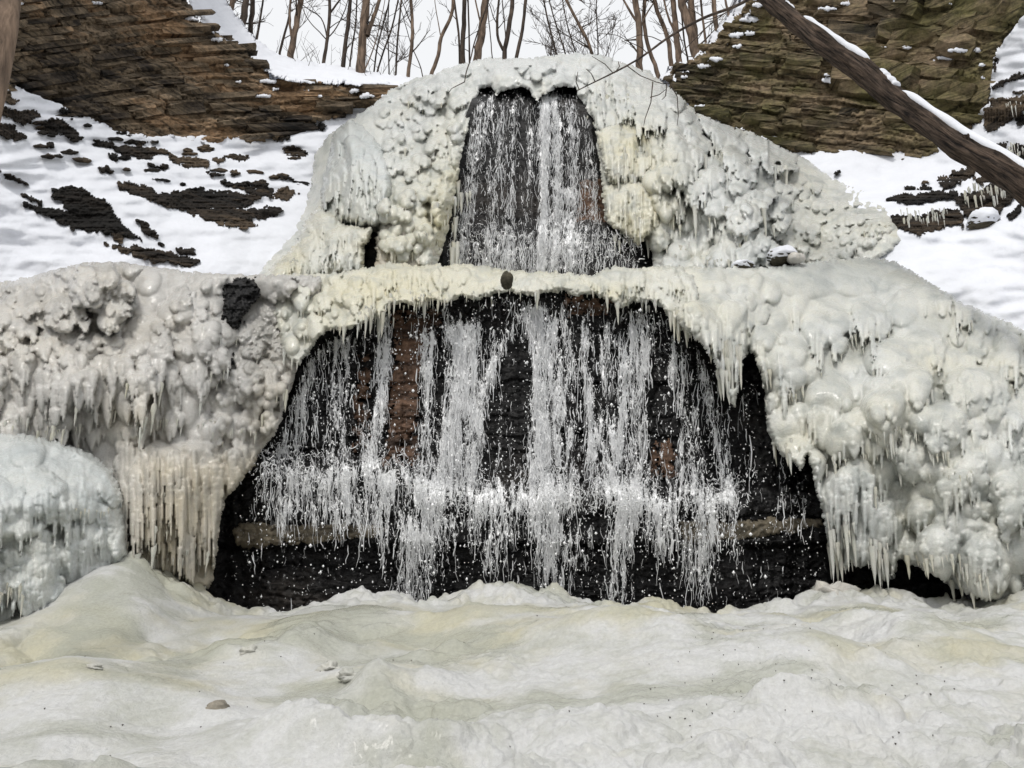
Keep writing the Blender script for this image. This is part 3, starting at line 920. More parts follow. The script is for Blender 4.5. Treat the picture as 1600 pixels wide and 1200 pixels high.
PATCH_R = [(1178, 30, 46, 10), (1172, 52, 18, 8), (1290, 14, 34, 7), (1324, 5, 22, 7), (1400, 3, 16, 6), (1488, 5, 14, 5), (1530, 24, 14, 6), (1564, 22, 12, 6), (1590, 8, 16, 6), (1302, 125, 40, 9), (1325, 131, 22, 6), (1388, 76, 46, 9), (1418, 74, 22, 7),
           (1374, 94, 12, 5), (1384, 56, 20, 5), (1352, 68, 12, 4), (1520, 78, 90, 9), (1480, 90, 40, 8), (1464, 94, 18, 5), (1534, 102, 12, 6), (1508, 138, 10, 5), (1536, 121, 8, 4), (1150, 55, 30, 9), (1120, 92, 24, 8), (1152, 72, 16, 7), (1240, 36, 18, 6),
           (1292, 117, 12, 4), (1338, 136, 12, 5), (1070, 120, 14, 6), (1100, 104, 26, 8), (1186, 8, 22, 9), (1390, 108, 8, 4), (1096, 166, 26, 6), (1112, 190, 40, 7), (1200, 216, 34, 6)]
PATCH_L = [(415, 127, 34, 7), (553, 142, 18, 8), (573, 150, 26, 10), (604, 152, 26, 8), (372, 128, 12, 4), (430, 139, 14, 4), (354, 102, 10, 4), (410, 150, 30, 6), (500, 150, 10, 4), (150, 5, 22, 5), (30, 6, 18, 5), (318, 222, 14, 4), (268, 212, 18, 5), (480, 141, 16, 4), (300, 30, 24, 8), (340, 62, 20, 7)]
def snow_patches(parent, lst, front, seed):
    for k, (cx, cy, w, h) in enumerate(lst):
        r = random.Random(seed + k)
        pl = []
        for q in range(9):
            an = q / 9 * 6.283
            rr = r.uniform(0.75, 1.15)
            pl.append((cx + math.cos(an) * w / 2 * rr, cy + math.sin(an) * h / 2 * rr + (cx - cx) * 0))
        me_, _ = relief('snow_patch', pl, lambda x, y: front(np.full_like(x, cx), np.full_like(y, cy)) - 0.22 + 0 * x, None, 1.3, lambda x, y, S: 1.5 * np.sqrt(np.maximum(S, 0)), jag=1.5, jagf=6, edge=(3, 0.1), thick=0.6, seed=seed + k)
        under(obj('snow_patch', me_, M['snow']), parent)
snow_patches(cliff_r, PATCH_R, cr_front, 400)
snow_patches(cliff_l, PATCH_L, cl_front, 500)

# ------------------------------------------------------------------ wet rock behind the water
def lo_ledge(x):
    return 716 + 42 * sstep(600, 690, x) + 7 * perlin(x / 45.0, x * 0, 77) + 4 * perlin(x / 14.0, x * 0, 78)
def lo_depth(x, y):
    yl = lo_ledge(x)
    d = 18.5 - 0.55 * np.clip((y - 450) / (yl - 450), 0, 1)
    d = d - 0.75 * sstep(yl - 6, yl + 14, y) - 0.12 * np.clip((y - yl) / 100, 0, 1) + 0.30 * sstep(846, 862, y)
    return d + 0.9 * ((x - 820) / 500.0) ** 2 * 0.3
def lo_h(x, y, S):
    col = 9 * perlin(x / 55, y / 400, 601) + 4 * perlin(x / 17, y / 160, 602)
    return col + layered(x, y, 26, 60, 8.0, 603, lambda q: 0.0 * q) + 2.4 * fbm(x / 9, y / 7, 3, 604)
LO_POLY = [(250, 1000), (300, 930), (318, 850), (320, 780), (350, 730), (400, 690), (430, 600), (450, 520), (500, 470), (600, 440), (800, 432), (1060, 440), (1190, 500), (1240, 620), (1300, 700), (1420, 800), (1600, 880), (1620, 1000)]
me, lo_front = relief('rock_face', LO_POLY, lo_depth, M['rock_wet'], 2.0, lo_h, edge=(4, 0.1), thick=1.5, seed=21)
face_lo = empty('rock_face_lower', (0, 18, 1), label='black wet rock face behind the wide lower waterfall', kind='structure')
under(obj('wet_rock', me, M['rock_wet']), face_lo)
def band(parent, polys, front, mat, seed, out=0.10, jag=4):
    for k, (nm, pl) in enumerate(polys):
        me_, _ = relief(nm, pl, lambda x, y: front(x, y) - out, None, 1.8, lambda x, y, S: 2.0 * fbm(x / 12, y / 9, 3, seed + k), jag=jag, jagf=16, edge=(6, 0.14), thick=0.4, seed=seed + k)
        under(obj(nm, me_, M[mat]), parent)
band(face_lo, [('rock_band', [(362, 828), (385, 816), (470, 820), (540, 817), (600, 821), (612, 830), (560, 842), (500, 848), (440, 850), (395, 858), (368, 852)]),
               ('rock_band', [(1060, 816), (1130, 815), (1200, 811), (1285, 811), (1292, 822), (1240, 831), (1180, 838), (1130, 845), (1066, 850)])], lo_front, 'rock_pale', 620)
band(face_lo, [('rock_slab', [(612, 492), (690, 486), (682, 520), (668, 545), (656, 600), (650, 725), (598, 725), (606, 640), (616, 560)]),
               ('rock_slab', [(1022, 690), (1048, 688), (1056, 740), (1020, 746)]), ('rock_slab', [(885, 462), (955, 466), (950, 494), (890, 490)]), ('rock_slab', [(560, 560), (578, 556), (575, 700), (552, 705)])], lo_front, 'rock_brown', 630, jag=13)

def up_depth(x, y):
    d = 25.4 - 1.0 * np.clip((y - 130) / 210, 0, 1)
    d = d + 1.6 * sstep(165, 132, y)
    st = 345 + 6 * np.sin(x / 30)
    d = d - 0.9 * sstep(st - 6, st + 20, y) * (0.55 + 0.45 * sstep(830, 870, x)) - 0.3 * np.clip((y - 350) / 80, 0, 1)
    return d
def up_h(x, y, S):
    return 34 * np.sqrt(np.maximum(0, 1 - ((x - 935) / 92) ** 2 - ((y - 430) / 86) ** 2)) + 8 * perlin(x / 26, y / 260, 651) + 3 * perlin(x / 9, y / 110, 652) + 1.6 * fbm(x / 7, y / 6, 3, 653)
UP_POLY = [(655, 450), (674, 390), (696, 300), (724, 190), (742, 142), (770, 124), (860, 126), (906, 132), (936, 190), (950, 260), (956, 335), (1000, 340), (1045, 385), (1070, 450)]
me, up_front = relief('rock_face', UP_POLY, up_depth, M['rock_wet'], 2.0, up_h, edge=(4, 0.1), thick=1.5, seed=22)
face_up = empty('rock_face_upper', (0.5, 24.5, 9), label='black wet rock face behind the narrow upper waterfall', kind='structure')
under(obj('wet_rock', me, M['rock_wet']), face_up)
band(face_up, [('rock_slab', [(905, 285), (940, 275), (948, 348), (900, 348)])], up_front, 'rock_brown', 660)

# ------------------------------------------------------------------ ice formations
def dome1(H, x, y, cx, cy, rx, ry, h, under_=1.25, k=3.0):
    dy = y - cy
    dy = np.where(dy > 0, dy * under_, dy)
    e = 1 - ((x - cx) / rx) ** 2 - (dy / ry) ** 2
    return smax(H, h * np.sqrt(np.maximum(e, 0)), k)

def splat(H, x, y, B, k=1.6):
    """grow rounded bulbs on a surface one after another; each bulb: centre, half width, height above and below its centre,
    how far it stands out, how deep it is seated"""
    H = H.copy()
    x0, y0 = x[0, 0], y[0, 0]
    st = x[0, 1] - x[0, 0]
    ny, nx = H.shape
    for (cx, cy, rx, ru, rl, h, emb) in B:
        i0, i1 = max(0, int((cx - rx - x0) / st)), min(nx, int((cx + rx - x0) / st) + 2)
        j0, j1 = max(0, int((cy - ru - y0) / st)), min(ny, int((cy + rl - y0) / st) + 2)
        ic, jc = int((cx - x0) / st), int((cy - y0) / st)
        if i1 - i0 < 2 or j1 - j0 < 2 or not (0 <= ic < nx and 0 <= jc < ny):
            continue
        sl = (slice(j0, j1), slice(i0, i1))
        v = (y[sl] - cy)
        v = np.where(v < 0, v / ru, v / rl)
        u = (x[sl] - cx) / rx / (1 - 0.45 * np.clip(v, 0, 1) * min(1.0, max(0.0, rl / ru - 1.2)))
        e = 1 - u * u - v * v
        val = H[jc, ic] - emb + h * np.sqrt(np.maximum(e, 0))
        sub = H[sl]
        H[sl] = np.where(e > 0, smax(sub, val, k), sub)
    return H

def bulbs(seed, n, box, size, tail=(0.9, 1.2), out=(0.8, 1.1), seat=0.45, ok=None):
    """random bulbs in a box, big ones first"""
    r = random.Random(seed)
    L = []
    for q in range(n * 6):
        if len(L) >= n:
            break
        cx, cy = r.uniform(box[0], box[2]), r.uniform(box[1], box[3])
        rr = size(cx, cy) if callable(size) else r.uniform(*size)
        rr *= r.uniform(0.75, 1.3)
        if ok is not None and not ok(cx, cy, rr):
            continue
        L.append((cx, cy, rr, rr * r.uniform(0.85, 1.1), rr * r.uniform(*tail), rr * r.uniform(*out), rr * seat))
    L.sort(key=lambda b: -b[2])
    return L

def drape1(H, x, y, cx, cy, rx, rt, tail, h, seed, fl=5.0):
    """a rounded shoulder with a fluted curtain hanging from it to a ragged lower edge"""
    i = (np.abs(x[0] - cx) < rx * 1.1).nonzero()[0]
    j = ((y[:, 0] > cy - rt * 1.1) & (y[:, 0] < cy + tail * 1.5)).nonzero()[0]
    if len(i) < 2 or len(j) < 2:
        return H
    sl = (slice(j[0], j[-1] + 1), slice(i[0], i[-1] + 1))
    X, Y = x[sl], y[sl]
    u = (X - cx + 1.5 * fbm(X / 15, Y / 22, 2, seed + 2)) / rx
    pr = np.sqrt(np.maximum(0, 1 - np.abs(u) ** 2.6))
    yb = cy + tail * (0.62 + 0.5 * pr * (0.6 + 0.8 * perlin(X / (fl * 1.1), Y * 0, seed)))
    top = h * np.sqrt(np.maximum(0, pr ** 2 - np.minimum(0, (Y - cy) / rt) ** 2))
    fl_ = 1 - 0.30 * np.abs(perlin(X / fl, Y / (fl * 14), seed + 1)) - 0.12 * np.abs(perlin(X / (fl * 0.45), Y / (fl * 9), seed + 3))
    low = h * pr * (1 - 0.3 * np.clip((Y - cy) / tail, 0, 1)) * (1 - (1 - fl_) * sstep(0, 14, Y - cy))
    v = 1.35 * np.where(Y < cy, top, low) * sstep(yb + 4, yb - 5, Y)
    H = H.copy()
    H[sl] = smax(H[sl], v, 2.0)
    return H

ICI = [None] * 8
for k in range(8):
    r = np.random.RandomState(900 + k)
    n = 7
    tt = np.linspace(0, 1, n)
    pts = np.stack([r.normal(0, 0.05, n).cumsum() * 0.4, r.normal(0, 0.05, n).cumsum() * 0.3, -tt], -1)
    rad = 0.5 * (1 - tt) ** 0.75 * (1 + 0.25 * r.uniform(-1, 1, n)) + 0.03
    V_, Q_ = tube(pts, rad, 7)
    V_[:, 0:2] *= 1.0
    ICI[k] = mesh_from('icicle', V_, Q_, attrs={'warm': np.full(len(V_), 0.25 + 0.06 * k), 'glassy': np.zeros(len(V_))})
    ICI[k].materials.append(M['icicle'])

def icicles(parent, front, spots, seed, thin=1.0):
    """spots: (x0, x1, y top, length, count)"""
    r = random.Random(seed)
    for (xa, xb, yt, ln, n) in spots:
        for q in range(n):
            x = xa + (xb - xa) * ((q + r.uniform(-0.6, 1.6)) / n * 0.6 + 0.4 * r.choice((0.15, 0.4, 0.8)) + r.uniform(-0.05, 0.05))
            y = yt + r.uniform(-0.5, 0.4) * ln
            d = float(front(x, y)) - 0.04
            m = float(pxm(y, d))
            l = ln * (0.3 + 1.3 * r.random() ** 1.8)
            w = max(2.6, min(9, l * r.uniform(0.12, 0.24))) * thin
            o = obj('icicle', r.choice(ICI), None)
            p = U(x, y - 2, d)
            o.location = p
            o.scale = (w * m, w * m, l * m)
            o.rotation_euler = (r.uniform(-0.04, 0.04), r.uniform(-0.04, 0.04), r.uniform(0, 6.28))
            under(o, parent)

def fringe(parent, front, count, seed, lo=0.16, keep=None, lmul=1.0):
    """icicles under every overhanging edge of a body of ice"""
    X, Y, D, S, st = front.grid
    n = max(2, int(5 / st))
    jump = np.zeros_like(D)
    jump[:-n] = D[n:] - D[:-n]
    ok = (jump > lo) & (S > 4) & (X > -60) & (X < 1660)
    if keep is not None:
        ok &= keep(X, Y)
    jj, ii = np.nonzero(ok)
    if len(jj) == 0:
        return
    r = random.Random(seed)
    order = list(range(len(jj)))
    r.shuffle(order)
    taken, k = [], 0
    for q in order:
        if k >= count:
            break
        j, i = jj[q], ii[q]
        x, y = X[j, i], Y[j, i]
        if any(abs(x - a_) < 2.6 and abs(y - b_) < 9 for a_, b_ in taken[-400:]):
            continue
        taken.append((x, y))
        d = float(D[j, i])
        m = float(pxm(y, d))
        l = min(44, 9 + 46 * float(jump[j, i])) * (0.35 + 1.0 * r.random() ** 1.5) * lmul
        w = max(2.4, min(8, l * r.uniform(0.14, 0.30)))
        o = obj('icicle', r.choice(ICI), None)
        o.location = U(x, y - 2, d + 0.03)
        o.scale = (w * m, w * m, l * m)
        o.rotation_euler = (r.uniform(-0.05, 0.05), r.uniform(-0.05, 0.05), r.uniform(0, 6.28))
        under(o, parent)
        k += 1

def ice_thing(poly, depth, mat, height, label, loc, name='ice_formation', icis=(), iseed=1, group='ice formations around the falls', fr_n=0, fr_keep=None, **kw):
    me_, fr = relief(name, poly, depth, None, height=height, **kw)
    root = empty(name, loc, label, 'ice', group)
    under(obj('ice_body', me_, M[mat]), root)
    if icis:
        icicles(root, fr, icis, iseed)
    if fr_n:
        fringe(root, fr, fr_n, iseed + 900, keep=fr_keep)
    return root, fr

# -- the upper dome
DOME = [(380, 470), (405, 425), (440, 385), (468, 340), (486, 290), (492, 240), (512, 212), (545, 188), (580, 165), (606, 142), (640, 126), (680, 114), (705, 106), (730, 98), (758, 91), (800, 92), (850, 87), (900, 83), (940, 87), (975, 98), (1012, 110), (1040, 130), (1064, 150),
        (1088, 176), (1130, 193), (1180, 208), (1222, 230), (1262, 250), (1300, 278), (1345, 298), (1395, 322), (1412, 348), (1408, 378), (1385, 396), (1350, 418), (1300, 470)]
HOLE = [(744, 150), (752, 138), (768, 134), (776, 150), (784, 142), (812, 136), (826, 140), (838, 160), (846, 148), (862, 142), (872, 136), (888, 138), (900, 135), (904, 150), (914, 168), (926, 184), (932, 205), (937, 260), (944, 310), (946, 346), (985, 344), (1004, 364), (1018, 396), (1024, 480), (672, 480), (684, 410), (700, 360), (712, 300), (722, 240), (734, 185)]
dome_tps = TPS([(850, 88, 27.0), (850, 135, 25.2), (740, 200, 24.6), (940, 200, 24.6), (715, 300, 23.6), (950, 300, 23.6), (690, 420, 22.6), (1030, 420, 22.6), (600, 300, 23.6), (490, 260, 26.5), (480, 340, 25), (420, 410, 23.6), (540, 200, 27.2), (640, 128, 28.8), (640, 200, 26.2), (1040, 130, 28.8),
                  (1060, 200, 25.6), (1100, 300, 23.7), (1150, 410, 22.4), (1180, 208, 28.3), (1260, 250, 27.3), (1220, 300, 25), (1250, 380, 23.2), (1390, 340, 25.2), (1370, 395, 23.4), (1300, 470, 21.8), (500, 470, 22)])
def dome_depth(x, y):
    d = dome_tps(x, y)
    s_ = poly_sd(x, y, DOME)
    wr = sstep(1130, 1230, x)
    dr_ = np.minimum(d, sr_depth(x, y) - 0.03 - 0.6 * sstep(0, 80, s_))
    d = d * (1 - wr) + dr_ * wr
    wl2 = sstep(560, 500, x)
    dl_ = np.minimum(d, sl_depth(x, y) - 0.10 - 0.3 * sstep(0, 40, s_))
    return d * (1 - wl2) + dl_ * wl2
DR_DOME = [(722, 245, 26, 12, 70, 16), (700, 300, 20, 12, 60, 14), (665, 345, 18, 16, 40, 16), (712, 330, 18, 8, 90, 12), (678, 270, 14, 12, 40, 10),
           (985, 122, 55, 16, 60, 12), (940, 118, 35, 12, 50, 9), (1050, 148, 34, 18, 40, 12), (1020, 165, 30, 14, 30, 10),
           (1050, 275, 22, 20, 80, 18), (1062, 220, 24, 18, 50, 16), (1042, 208, 18, 14, 60, 14), (1085, 262, 26, 22, 26, 18), (1110, 270, 24, 20, 18, 18), (1068, 320, 24, 20, 50, 20), (1060, 365, 20, 18, 45, 20),
           (1100, 365, 26, 24, 34, 22), (1130, 395, 34, 16, 34, 20), (1095, 395, 22, 14, 30, 18), (1165, 400, 26, 12, 26, 14), (1140, 340, 24, 22, 18, 16), (1120, 305, 24, 18, 20, 15), (1170, 300, 22, 18, 14, 12),
           (1250, 385, 16, 10, 20, 10), (1310, 385, 20, 10, 20, 10), (1275, 395, 18, 8, 18, 9), (1030, 390, 12, 10, 40, 8)]
LUMP_DOME = [(640, 262, 15, 13, 14), (655, 282, 14, 12, 14), (628, 300, 16, 14, 16), (650, 300, 12, 12, 13), (612, 312, 12, 11, 12), (640, 318, 18, 16, 18), (605, 330, 15, 13, 16), (628, 345, 22, 16, 20), (650, 355, 20, 14, 18), (600, 352, 14, 12, 15),
             (612, 372, 20, 14, 18), (640, 378, 20, 14, 18), (662, 375, 14, 12, 14), (700, 220, 14, 10, 10), (685, 205, 12, 9, 9), (670, 235, 13, 10, 11), (705, 190, 14, 10, 9)]
def dome_h(x, y, S):
    H = 6 * fbm(x / 45, y / 45, 2, 716)
    H = H - 26 * gz(x, y, 587, 394, 12, 24) - 16 * gz(x, y, 612, 250, 9, 60)
    for k, dd in enumerate(DR_DOME):
        if dd[0] < 1025:
            H = smax(H, drape1(np.zeros_like(H), x, y, *dd, seed=720 + k, fl=4.0), 3)
    B = []
    for dd in DR_DOME:                                        # the shouldered lobes on the right flank
        if dd[0] >= 1025:
            B.append((dd[0], dd[1], dd[2], dd[3], dd[4], dd[5] * 1.5, 3))
    B += [(cx, cy, rx, ry, ry, h * 1.3, 3) for (cx, cy, rx, ry, h) in LUMP_DOME]
    B += bulbs(701, 130, (1020, 150, 1200, 425), (13, 25), (1.0, 1.9), (1.2, 1.5), 0.5)
    B += bulbs(702, 170, (630, 92, 1060, 165), (8, 15), (0.9, 1.2), (0.8, 1.1), 0.35)
    B += bulbs(703, 120, (520, 140, 620, 330), (9, 18), (1.0, 1.8), (0.5, 0.7), 0.35)
    B += bulbs(704, 330, (598, 128, 748, 420), lambda cx, cy: 6.5 + 8.0 * max(0, (cy - 150) / 250), (0.9, 1.3), (1.25, 1.6), 0.42)
    B += bulbs(705, 300, (1140, 215, 1395, 420), lambda cx, cy: 16 - 8 * min(1, (cx - 1140) / 110), (0.9, 1.2), (1.2, 1.6), 0.4)
    B += bulbs(706, 60, (930, 90, 1060, 190), (12, 20), (1.2, 2.0), (0.5, 0.7), 0.3)
    H = splat(H, x, y, B)
    C = bulbs(707, 420, (600, 120, 748, 425), lambda cx, cy: 3.6 + 2.6 * max(0, (cy - 150) / 250), (0.9, 1.3), (0.8, 1.1), 0.35)
    C += bulbs(708, 800, (1150, 215, 1400, 425), (4.0, 7.5), (0.9, 1.3), (0.8, 1.15), 0.35)
    C += bulbs(709, 200, (1020, 160, 1180, 425), (4, 8), (1.0, 1.8), (0.6, 0.9), 0.3)
    C += bulbs(710, 160, (640, 88, 1060, 160), (4, 7), (0.9, 1.2), (0.5, 0.8), 0.3)
    C += bulbs(711, 130, (690, 225, 745, 420), (2.0, 3.6), (5, 12), (0.8, 1.2), 0.2)          # fused drips
    C += bulbs(712, 160, (1030, 190, 1150, 420), (2.0, 3.6), (4, 9), (0.7, 1.1), 0.2)
    C += bulbs(713, 110, (930, 120, 1040, 200), (2.0, 3.4), (5, 11), (0.7, 1.0), 0.2)
    H = splat(H, x, y, C, 1.2)
    fade = np.where((x > 1200) & (y > 200), 0.06 + 0.94 * sstep(0, 44, S), 0.5 + 0.5 * sstep(0, 20, S))
    return H * fade + 0.3 * fbm(x / 6, y / 6, 3, 715)
def dome_warm(x, y, S, H):
    return np.clip(0.10 + 0.55 * gz(x, y, 640, 350, 80, 70) + 0.75 * gz(x, y, 712, 310, 40, 90) + 0.6 * gz(x, y, 985, 300, 70, 110) - 0.1 * sstep(160, 90, y) + 0.15 * sstep(1180, 1300, x), 0, 1)
def no_glass(x, y, S, H):
    return 0 * x
dome, dome_front = ice_thing(DOME, dome_depth, 'ice_dome', dome_h, 'domed cauliflower ice hood wrapped around the narrow upper waterfall', (0.5, 24, 9), step=1.7, hole=HOLE, jag=2.4, jagf=14, edge=(9, 0.35), thick=2.5, seed=31,
                             fr_n=90, fr_keep=lambda x, y: y > 150, attrs={'warm': dome_warm, 'glassy': lambda x, y, S, H: 0.35 * sstep(600, 560, x) * sstep(300, 200, y)}, iseed=41,
                             icis=[(700, 742, 300, 34, 9), (690, 720, 345, 30, 6), (650, 684, 372, 16, 6), (700, 725, 395, 36, 5), (1030, 1075, 345, 26, 7), (1048, 1078, 395, 22, 6), (1085, 1150, 408, 16, 8), (940, 1000, 160, 24, 8), (668, 690, 320, 22, 5), (1340, 1394, 360, 18, 10), (905, 935, 190, 14, 4)])

# -- square shelves of curtain ice beside the upper water
for k, (pl, cx, cy, w, lb) in enumerate([
        ([(930, 206), (945, 197), (968, 190), (990, 186), (1018, 190), (1030, 200), (1034, 250), (1030, 284), (1002, 282), (985, 292), (960, 288), (948, 282), (940, 250)], 985, 200, 52, 'square yellowish icicle curtain beside the upper water, higher of two tiers'),
        ([(940, 292), (960, 284), (990, 279), (1015, 280), (1030, 292), (1040, 330), (1036, 372), (1010, 368), (1000, 384), (975, 366), (952, 352), (945, 340)], 988, 292, 50, 'square yellowish icicle curtain beside the upper water, lower of two tiers')]):
    def sh_h(x, y, S, cy=cy, cx=cx, w=w, k=k):
        H = np.zeros_like(x)
        H = drape1(H, x, y, cx, cy + 4, w * 1.05, 14, 95, 14, 760 + k, fl=5)
        H = drape1(H, x, y, cx - 22, cy + 8, 18, 12, 60, 17, 765 + k, fl=4)
        H = drape1(H, x, y, cx + 20, cy + 6, 20, 12, 70, 18, 768 + k, fl=4)
        H = dome1(H, x, y, cx + 12, cy + 66, 22, 16, 14)
        H = splat(H, x, y, bulbs(773 + k, 70, (cx - 46, cy + 2, cx + 46, cy + 60), (2.6, 5.0), (5, 14), (0.8, 1.2), 0.2), 1.2)
        return H + 3.0 * np.abs(perlin(x / 5, y / 50, 771 + k)) + 1.2 * fbm(x / 5, y / 6, 3, 770)
    ice_thing(pl, lambda x, y: dome_depth(x, y) - 0.35, 'ice_dome', sh_h, lb, tuple(U(cx, cy + 80, 23.4)), name='icicle_curtain', step=1.6, jag=3, jagf=8, edge=(7, 0.5), thick=1.2, seed=33 + k,
              attrs={'warm': lambda x, y, S, H: 0.62 + 0.25 * fbm(x / 20, y / 40, 2, 780), 'glassy': no_glass}, iseed=45 + k,
              icis=[(cx - 42, cx + 40, cy + 78, 22, 12), (cx - 44, cx + 42, cy + 40, 26, 8)])

# -- smooth leaning lobe and the low tent of ice on the left of the dome
LOBE = [(505, 350), (500, 300), (512, 250), (520, 212), (534, 194), (546, 188), (566, 196), (586, 214), (600, 240), (608, 268), (612, 300), (604, 318), (592, 326), (600, 345), (588, 356), (560, 352), (545, 348), (530, 352)]
def lobe_h(x, y, S):
    H = 26 * np.sqrt(np.clip(S / 42, 0, 1))
    ridge = 14 * np.exp(-((x - (545 + (y - 190) * 0.10)) / 16) ** 2)
    b = np.zeros_like(x)
    for k, dd in enumerate([(560, 250, 26, 30, 50, 12), (585, 290, 22, 26, 30, 12), (575, 320, 24, 18, 30, 14), (545, 300, 20, 22, 46, 12), (598, 330, 14, 10, 16, 10), (530, 270, 18, 30, 70, 10)]):
        b = drape1(b, x, y, *dd, seed=790 + k, fl=5)
    b = splat(b, x, y, bulbs(798, 60, (505, 200, 612, 345), (8, 17), (1.2, 2.4), (0.5, 0.8), 0.3) + bulbs(799, 120, (505, 230, 612, 350), (2.4, 4.5), (4, 10), (0.7, 1.0), 0.2))
    return H + ridge + b + 3.5 * np.abs(perlin(x / 7, y / 60, 796)) * sstep(230, 300, y) + 1.0 * fbm(x / 7, y / 9, 3, 797)
lobe, _ = ice_thing(LOBE, lambda x, y: dome_depth(x, y) - 0.5, 'ice_pale', lobe_h, 'tall smooth greenish ice lobe left of the cauliflower ice', tuple(U(550, 350, 23.4)), name='ice_lobe', step=1.6, jag=2, edge=(10, 0.7), thick=1.5, seed=35,
                    attrs={'warm': lambda x, y, S, H: 0.12 + 0.3 * sstep(260, 340, y), 'glassy': lambda x, y, S, H: 0.25 * sstep(290, 200, y)}, iseed=47, icis=[(520, 585, 345, 14, 9)])
TENT = [(404, 440), (420, 420), (440, 402), (462, 380), (474, 352), (484, 334), (498, 323), (512, 328), (528, 340), (545, 352), (566, 354), (580, 356), (582, 372), (570, 384), (570, 412), (560, 440)]
def tent_h(x, y, S):
    H = 20 * np.sqrt(np.clip(S / 30, 0, 1))
    b = np.zeros_like(x)
    for k, dd in enumerate([(500, 348, 26, 22, 80, 16), (530, 368, 24, 16, 60, 16), (558, 366, 20, 12, 60, 16), (548, 390, 20, 14, 40, 16), (480, 380, 14, 22, 50, 12), (455, 402, 16, 16, 40, 9), (434, 416, 16, 12, 30, 7)]):
        b = drape1(b, x, y, *dd, seed=810 + k, fl=4)
    for (cx, cy, rx, ry, h) in [(574, 362, 11, 10, 14), (566, 376, 11, 9, 14), (552, 358, 12, 9, 12), (569, 390, 10, 10, 12)]:
        b = dome1(b, x, y, cx, cy, rx, ry, h)
    b = splat(b, x, y, bulbs(819, 40, (430, 340, 580, 420), (6, 12), (1.0, 2.0), (0.7, 1.0), 0.35) + bulbs(820, 120, (440, 350, 575, 420), (2.0, 3.6), (4, 10), (0.8, 1.1), 0.2))
    return H + b - 16 * gz(x, y, 466, 398, 8, 14) - 12 * gz(x, y, 478, 412, 5, 20) + 1.2 * fbm(x / 6, y / 8, 3, 818)
tent, _ = ice_thing(TENT, lambda x, y: dome_depth(x, y) - 0.9, 'ice_dome', tent_h, 'tent shaped ice mound with a white cap at the foot of the smooth lobe', tuple(U(500, 430, 22.4)), name='ice_mound', step=1.6, jag=2.5, jagf=8, edge=(8, 0.6), thick=1.5, seed=37,
                    attrs={'warm': lambda x, y, S, H: np.clip(0.35 + 0.5 * gz(x, y, 450, 410, 30, 30) + 0.3 * gz(x, y, 575, 370, 20, 25), 0, 1), 'glassy': no_glass}, iseed=49, icis=[(500, 566, 405, 20, 8), (440, 480, 410, 14, 6)])
CLUS = [(584, 440), (588, 400), (586, 372), (596, 356), (616, 340), (632, 334), (650, 342), (668, 350), (676, 372), (684, 388), (682, 440)]
def clus_h(x, y, S):
    b = np.zeros_like(x)
    for (cx, cy, rx, ry, h) in [(606, 358, 16, 14, 16), (630, 350, 20, 16, 18), (655, 362, 18, 14, 18), (612, 376, 18, 14, 22), (600, 394, 16, 20, 22), (640, 372, 20, 14, 20), (618, 392, 16, 14, 22), (664, 384, 14, 12, 16)]:
        b = dome1(b, x, y, cx, cy, rx, ry, h * 1.2)
    for k, dd in enumerate([(640, 388, 28, 12, 40, 24), (662, 400, 16, 12, 40, 24), (608, 402, 18, 12, 40, 22)]):
        b = drape1(b, x, y, *dd, seed=830 + k, fl=4)
    b = splat(b, x, y, bulbs(836, 40, (586, 340, 682, 420), (6, 11), (0.9, 1.3), (0.8, 1.1), 0.4) + bulbs(837, 90, (586, 340, 682, 420), (2.6, 5), (1, 3), (0.8, 1.1), 0.3))
    return b + 1.1 * fbm(x / 5, y / 6, 3, 839)
ice_thing(CLUS, lambda x, y: dome_depth(x, y) - 0.7, 'ice_warm', clus_h, 'tan knobbly ice cluster standing beside the dark cave', tuple(U(630, 430, 22.3)), name='ice_cluster', step=1.6, jag=3, jagf=8, edge=(7, 0.6), thick=1.2, seed=38,
          attrs={'warm': lambda x, y, S, H: 0.45 + 0 * x, 'glassy': no_glass}, iseed=50, icis=[(625, 676, 398, 16, 9)])
# cave shade as a black sheet between tent and cluster
me, _ = relief('cave_shade', [(568, 440), (570, 380), (582, 362), (600, 366), (604, 440)], lambda x, y: dome_depth(x, y) - 0.25, None, 2, lambda x, y, S: 3 * fbm(x / 6, y / 6, 3, 842), seed=39)
obj('cave_shade', me, M['rock_wet'], label='black sheet for the cave shade between the ice tent and tan ice cluster', cat='rock')

# -- ice lip along the edge of the middle ledge
LIP = [(420, 432), (450, 428), (500, 428), (530, 425), (560, 420), (585, 415), (610, 409), (640, 413), (680, 414), (720, 413), (760, 416), (785, 420), (810, 424), (850, 424), (890, 427), (925, 430), (945, 420), (960, 416), (985, 420), (1010, 418), (1040, 414), (1066, 417), (1084, 432),
       (1092, 462), (1090, 500), (1080, 530), (1062, 516), (1042, 492), (1034, 480), (1012, 472), (992, 470), (972, 482), (950, 468), (930, 460), (905, 462), (880, 455), (852, 458), (832, 462), (795, 456), (770, 460), (748, 470), (722, 464), (700, 474), (676, 470), (655, 480), (632, 472), (606, 478), (596, 496), (575, 500), (560, 512), (540, 516), (512, 516), (492, 536), (470, 570), (445, 560), (430, 500)]
lip_depth = TPS([(420, 430, 18.7), (600, 412, 18.9), (800, 424, 18.8), (1050, 416, 18.8), (430, 520, 17.6), (520, 500, 17.5), (640, 470, 17.7), (800, 456, 17.9), (950, 462, 17.9), (1080, 520, 17.4), (460, 560, 17.3)])
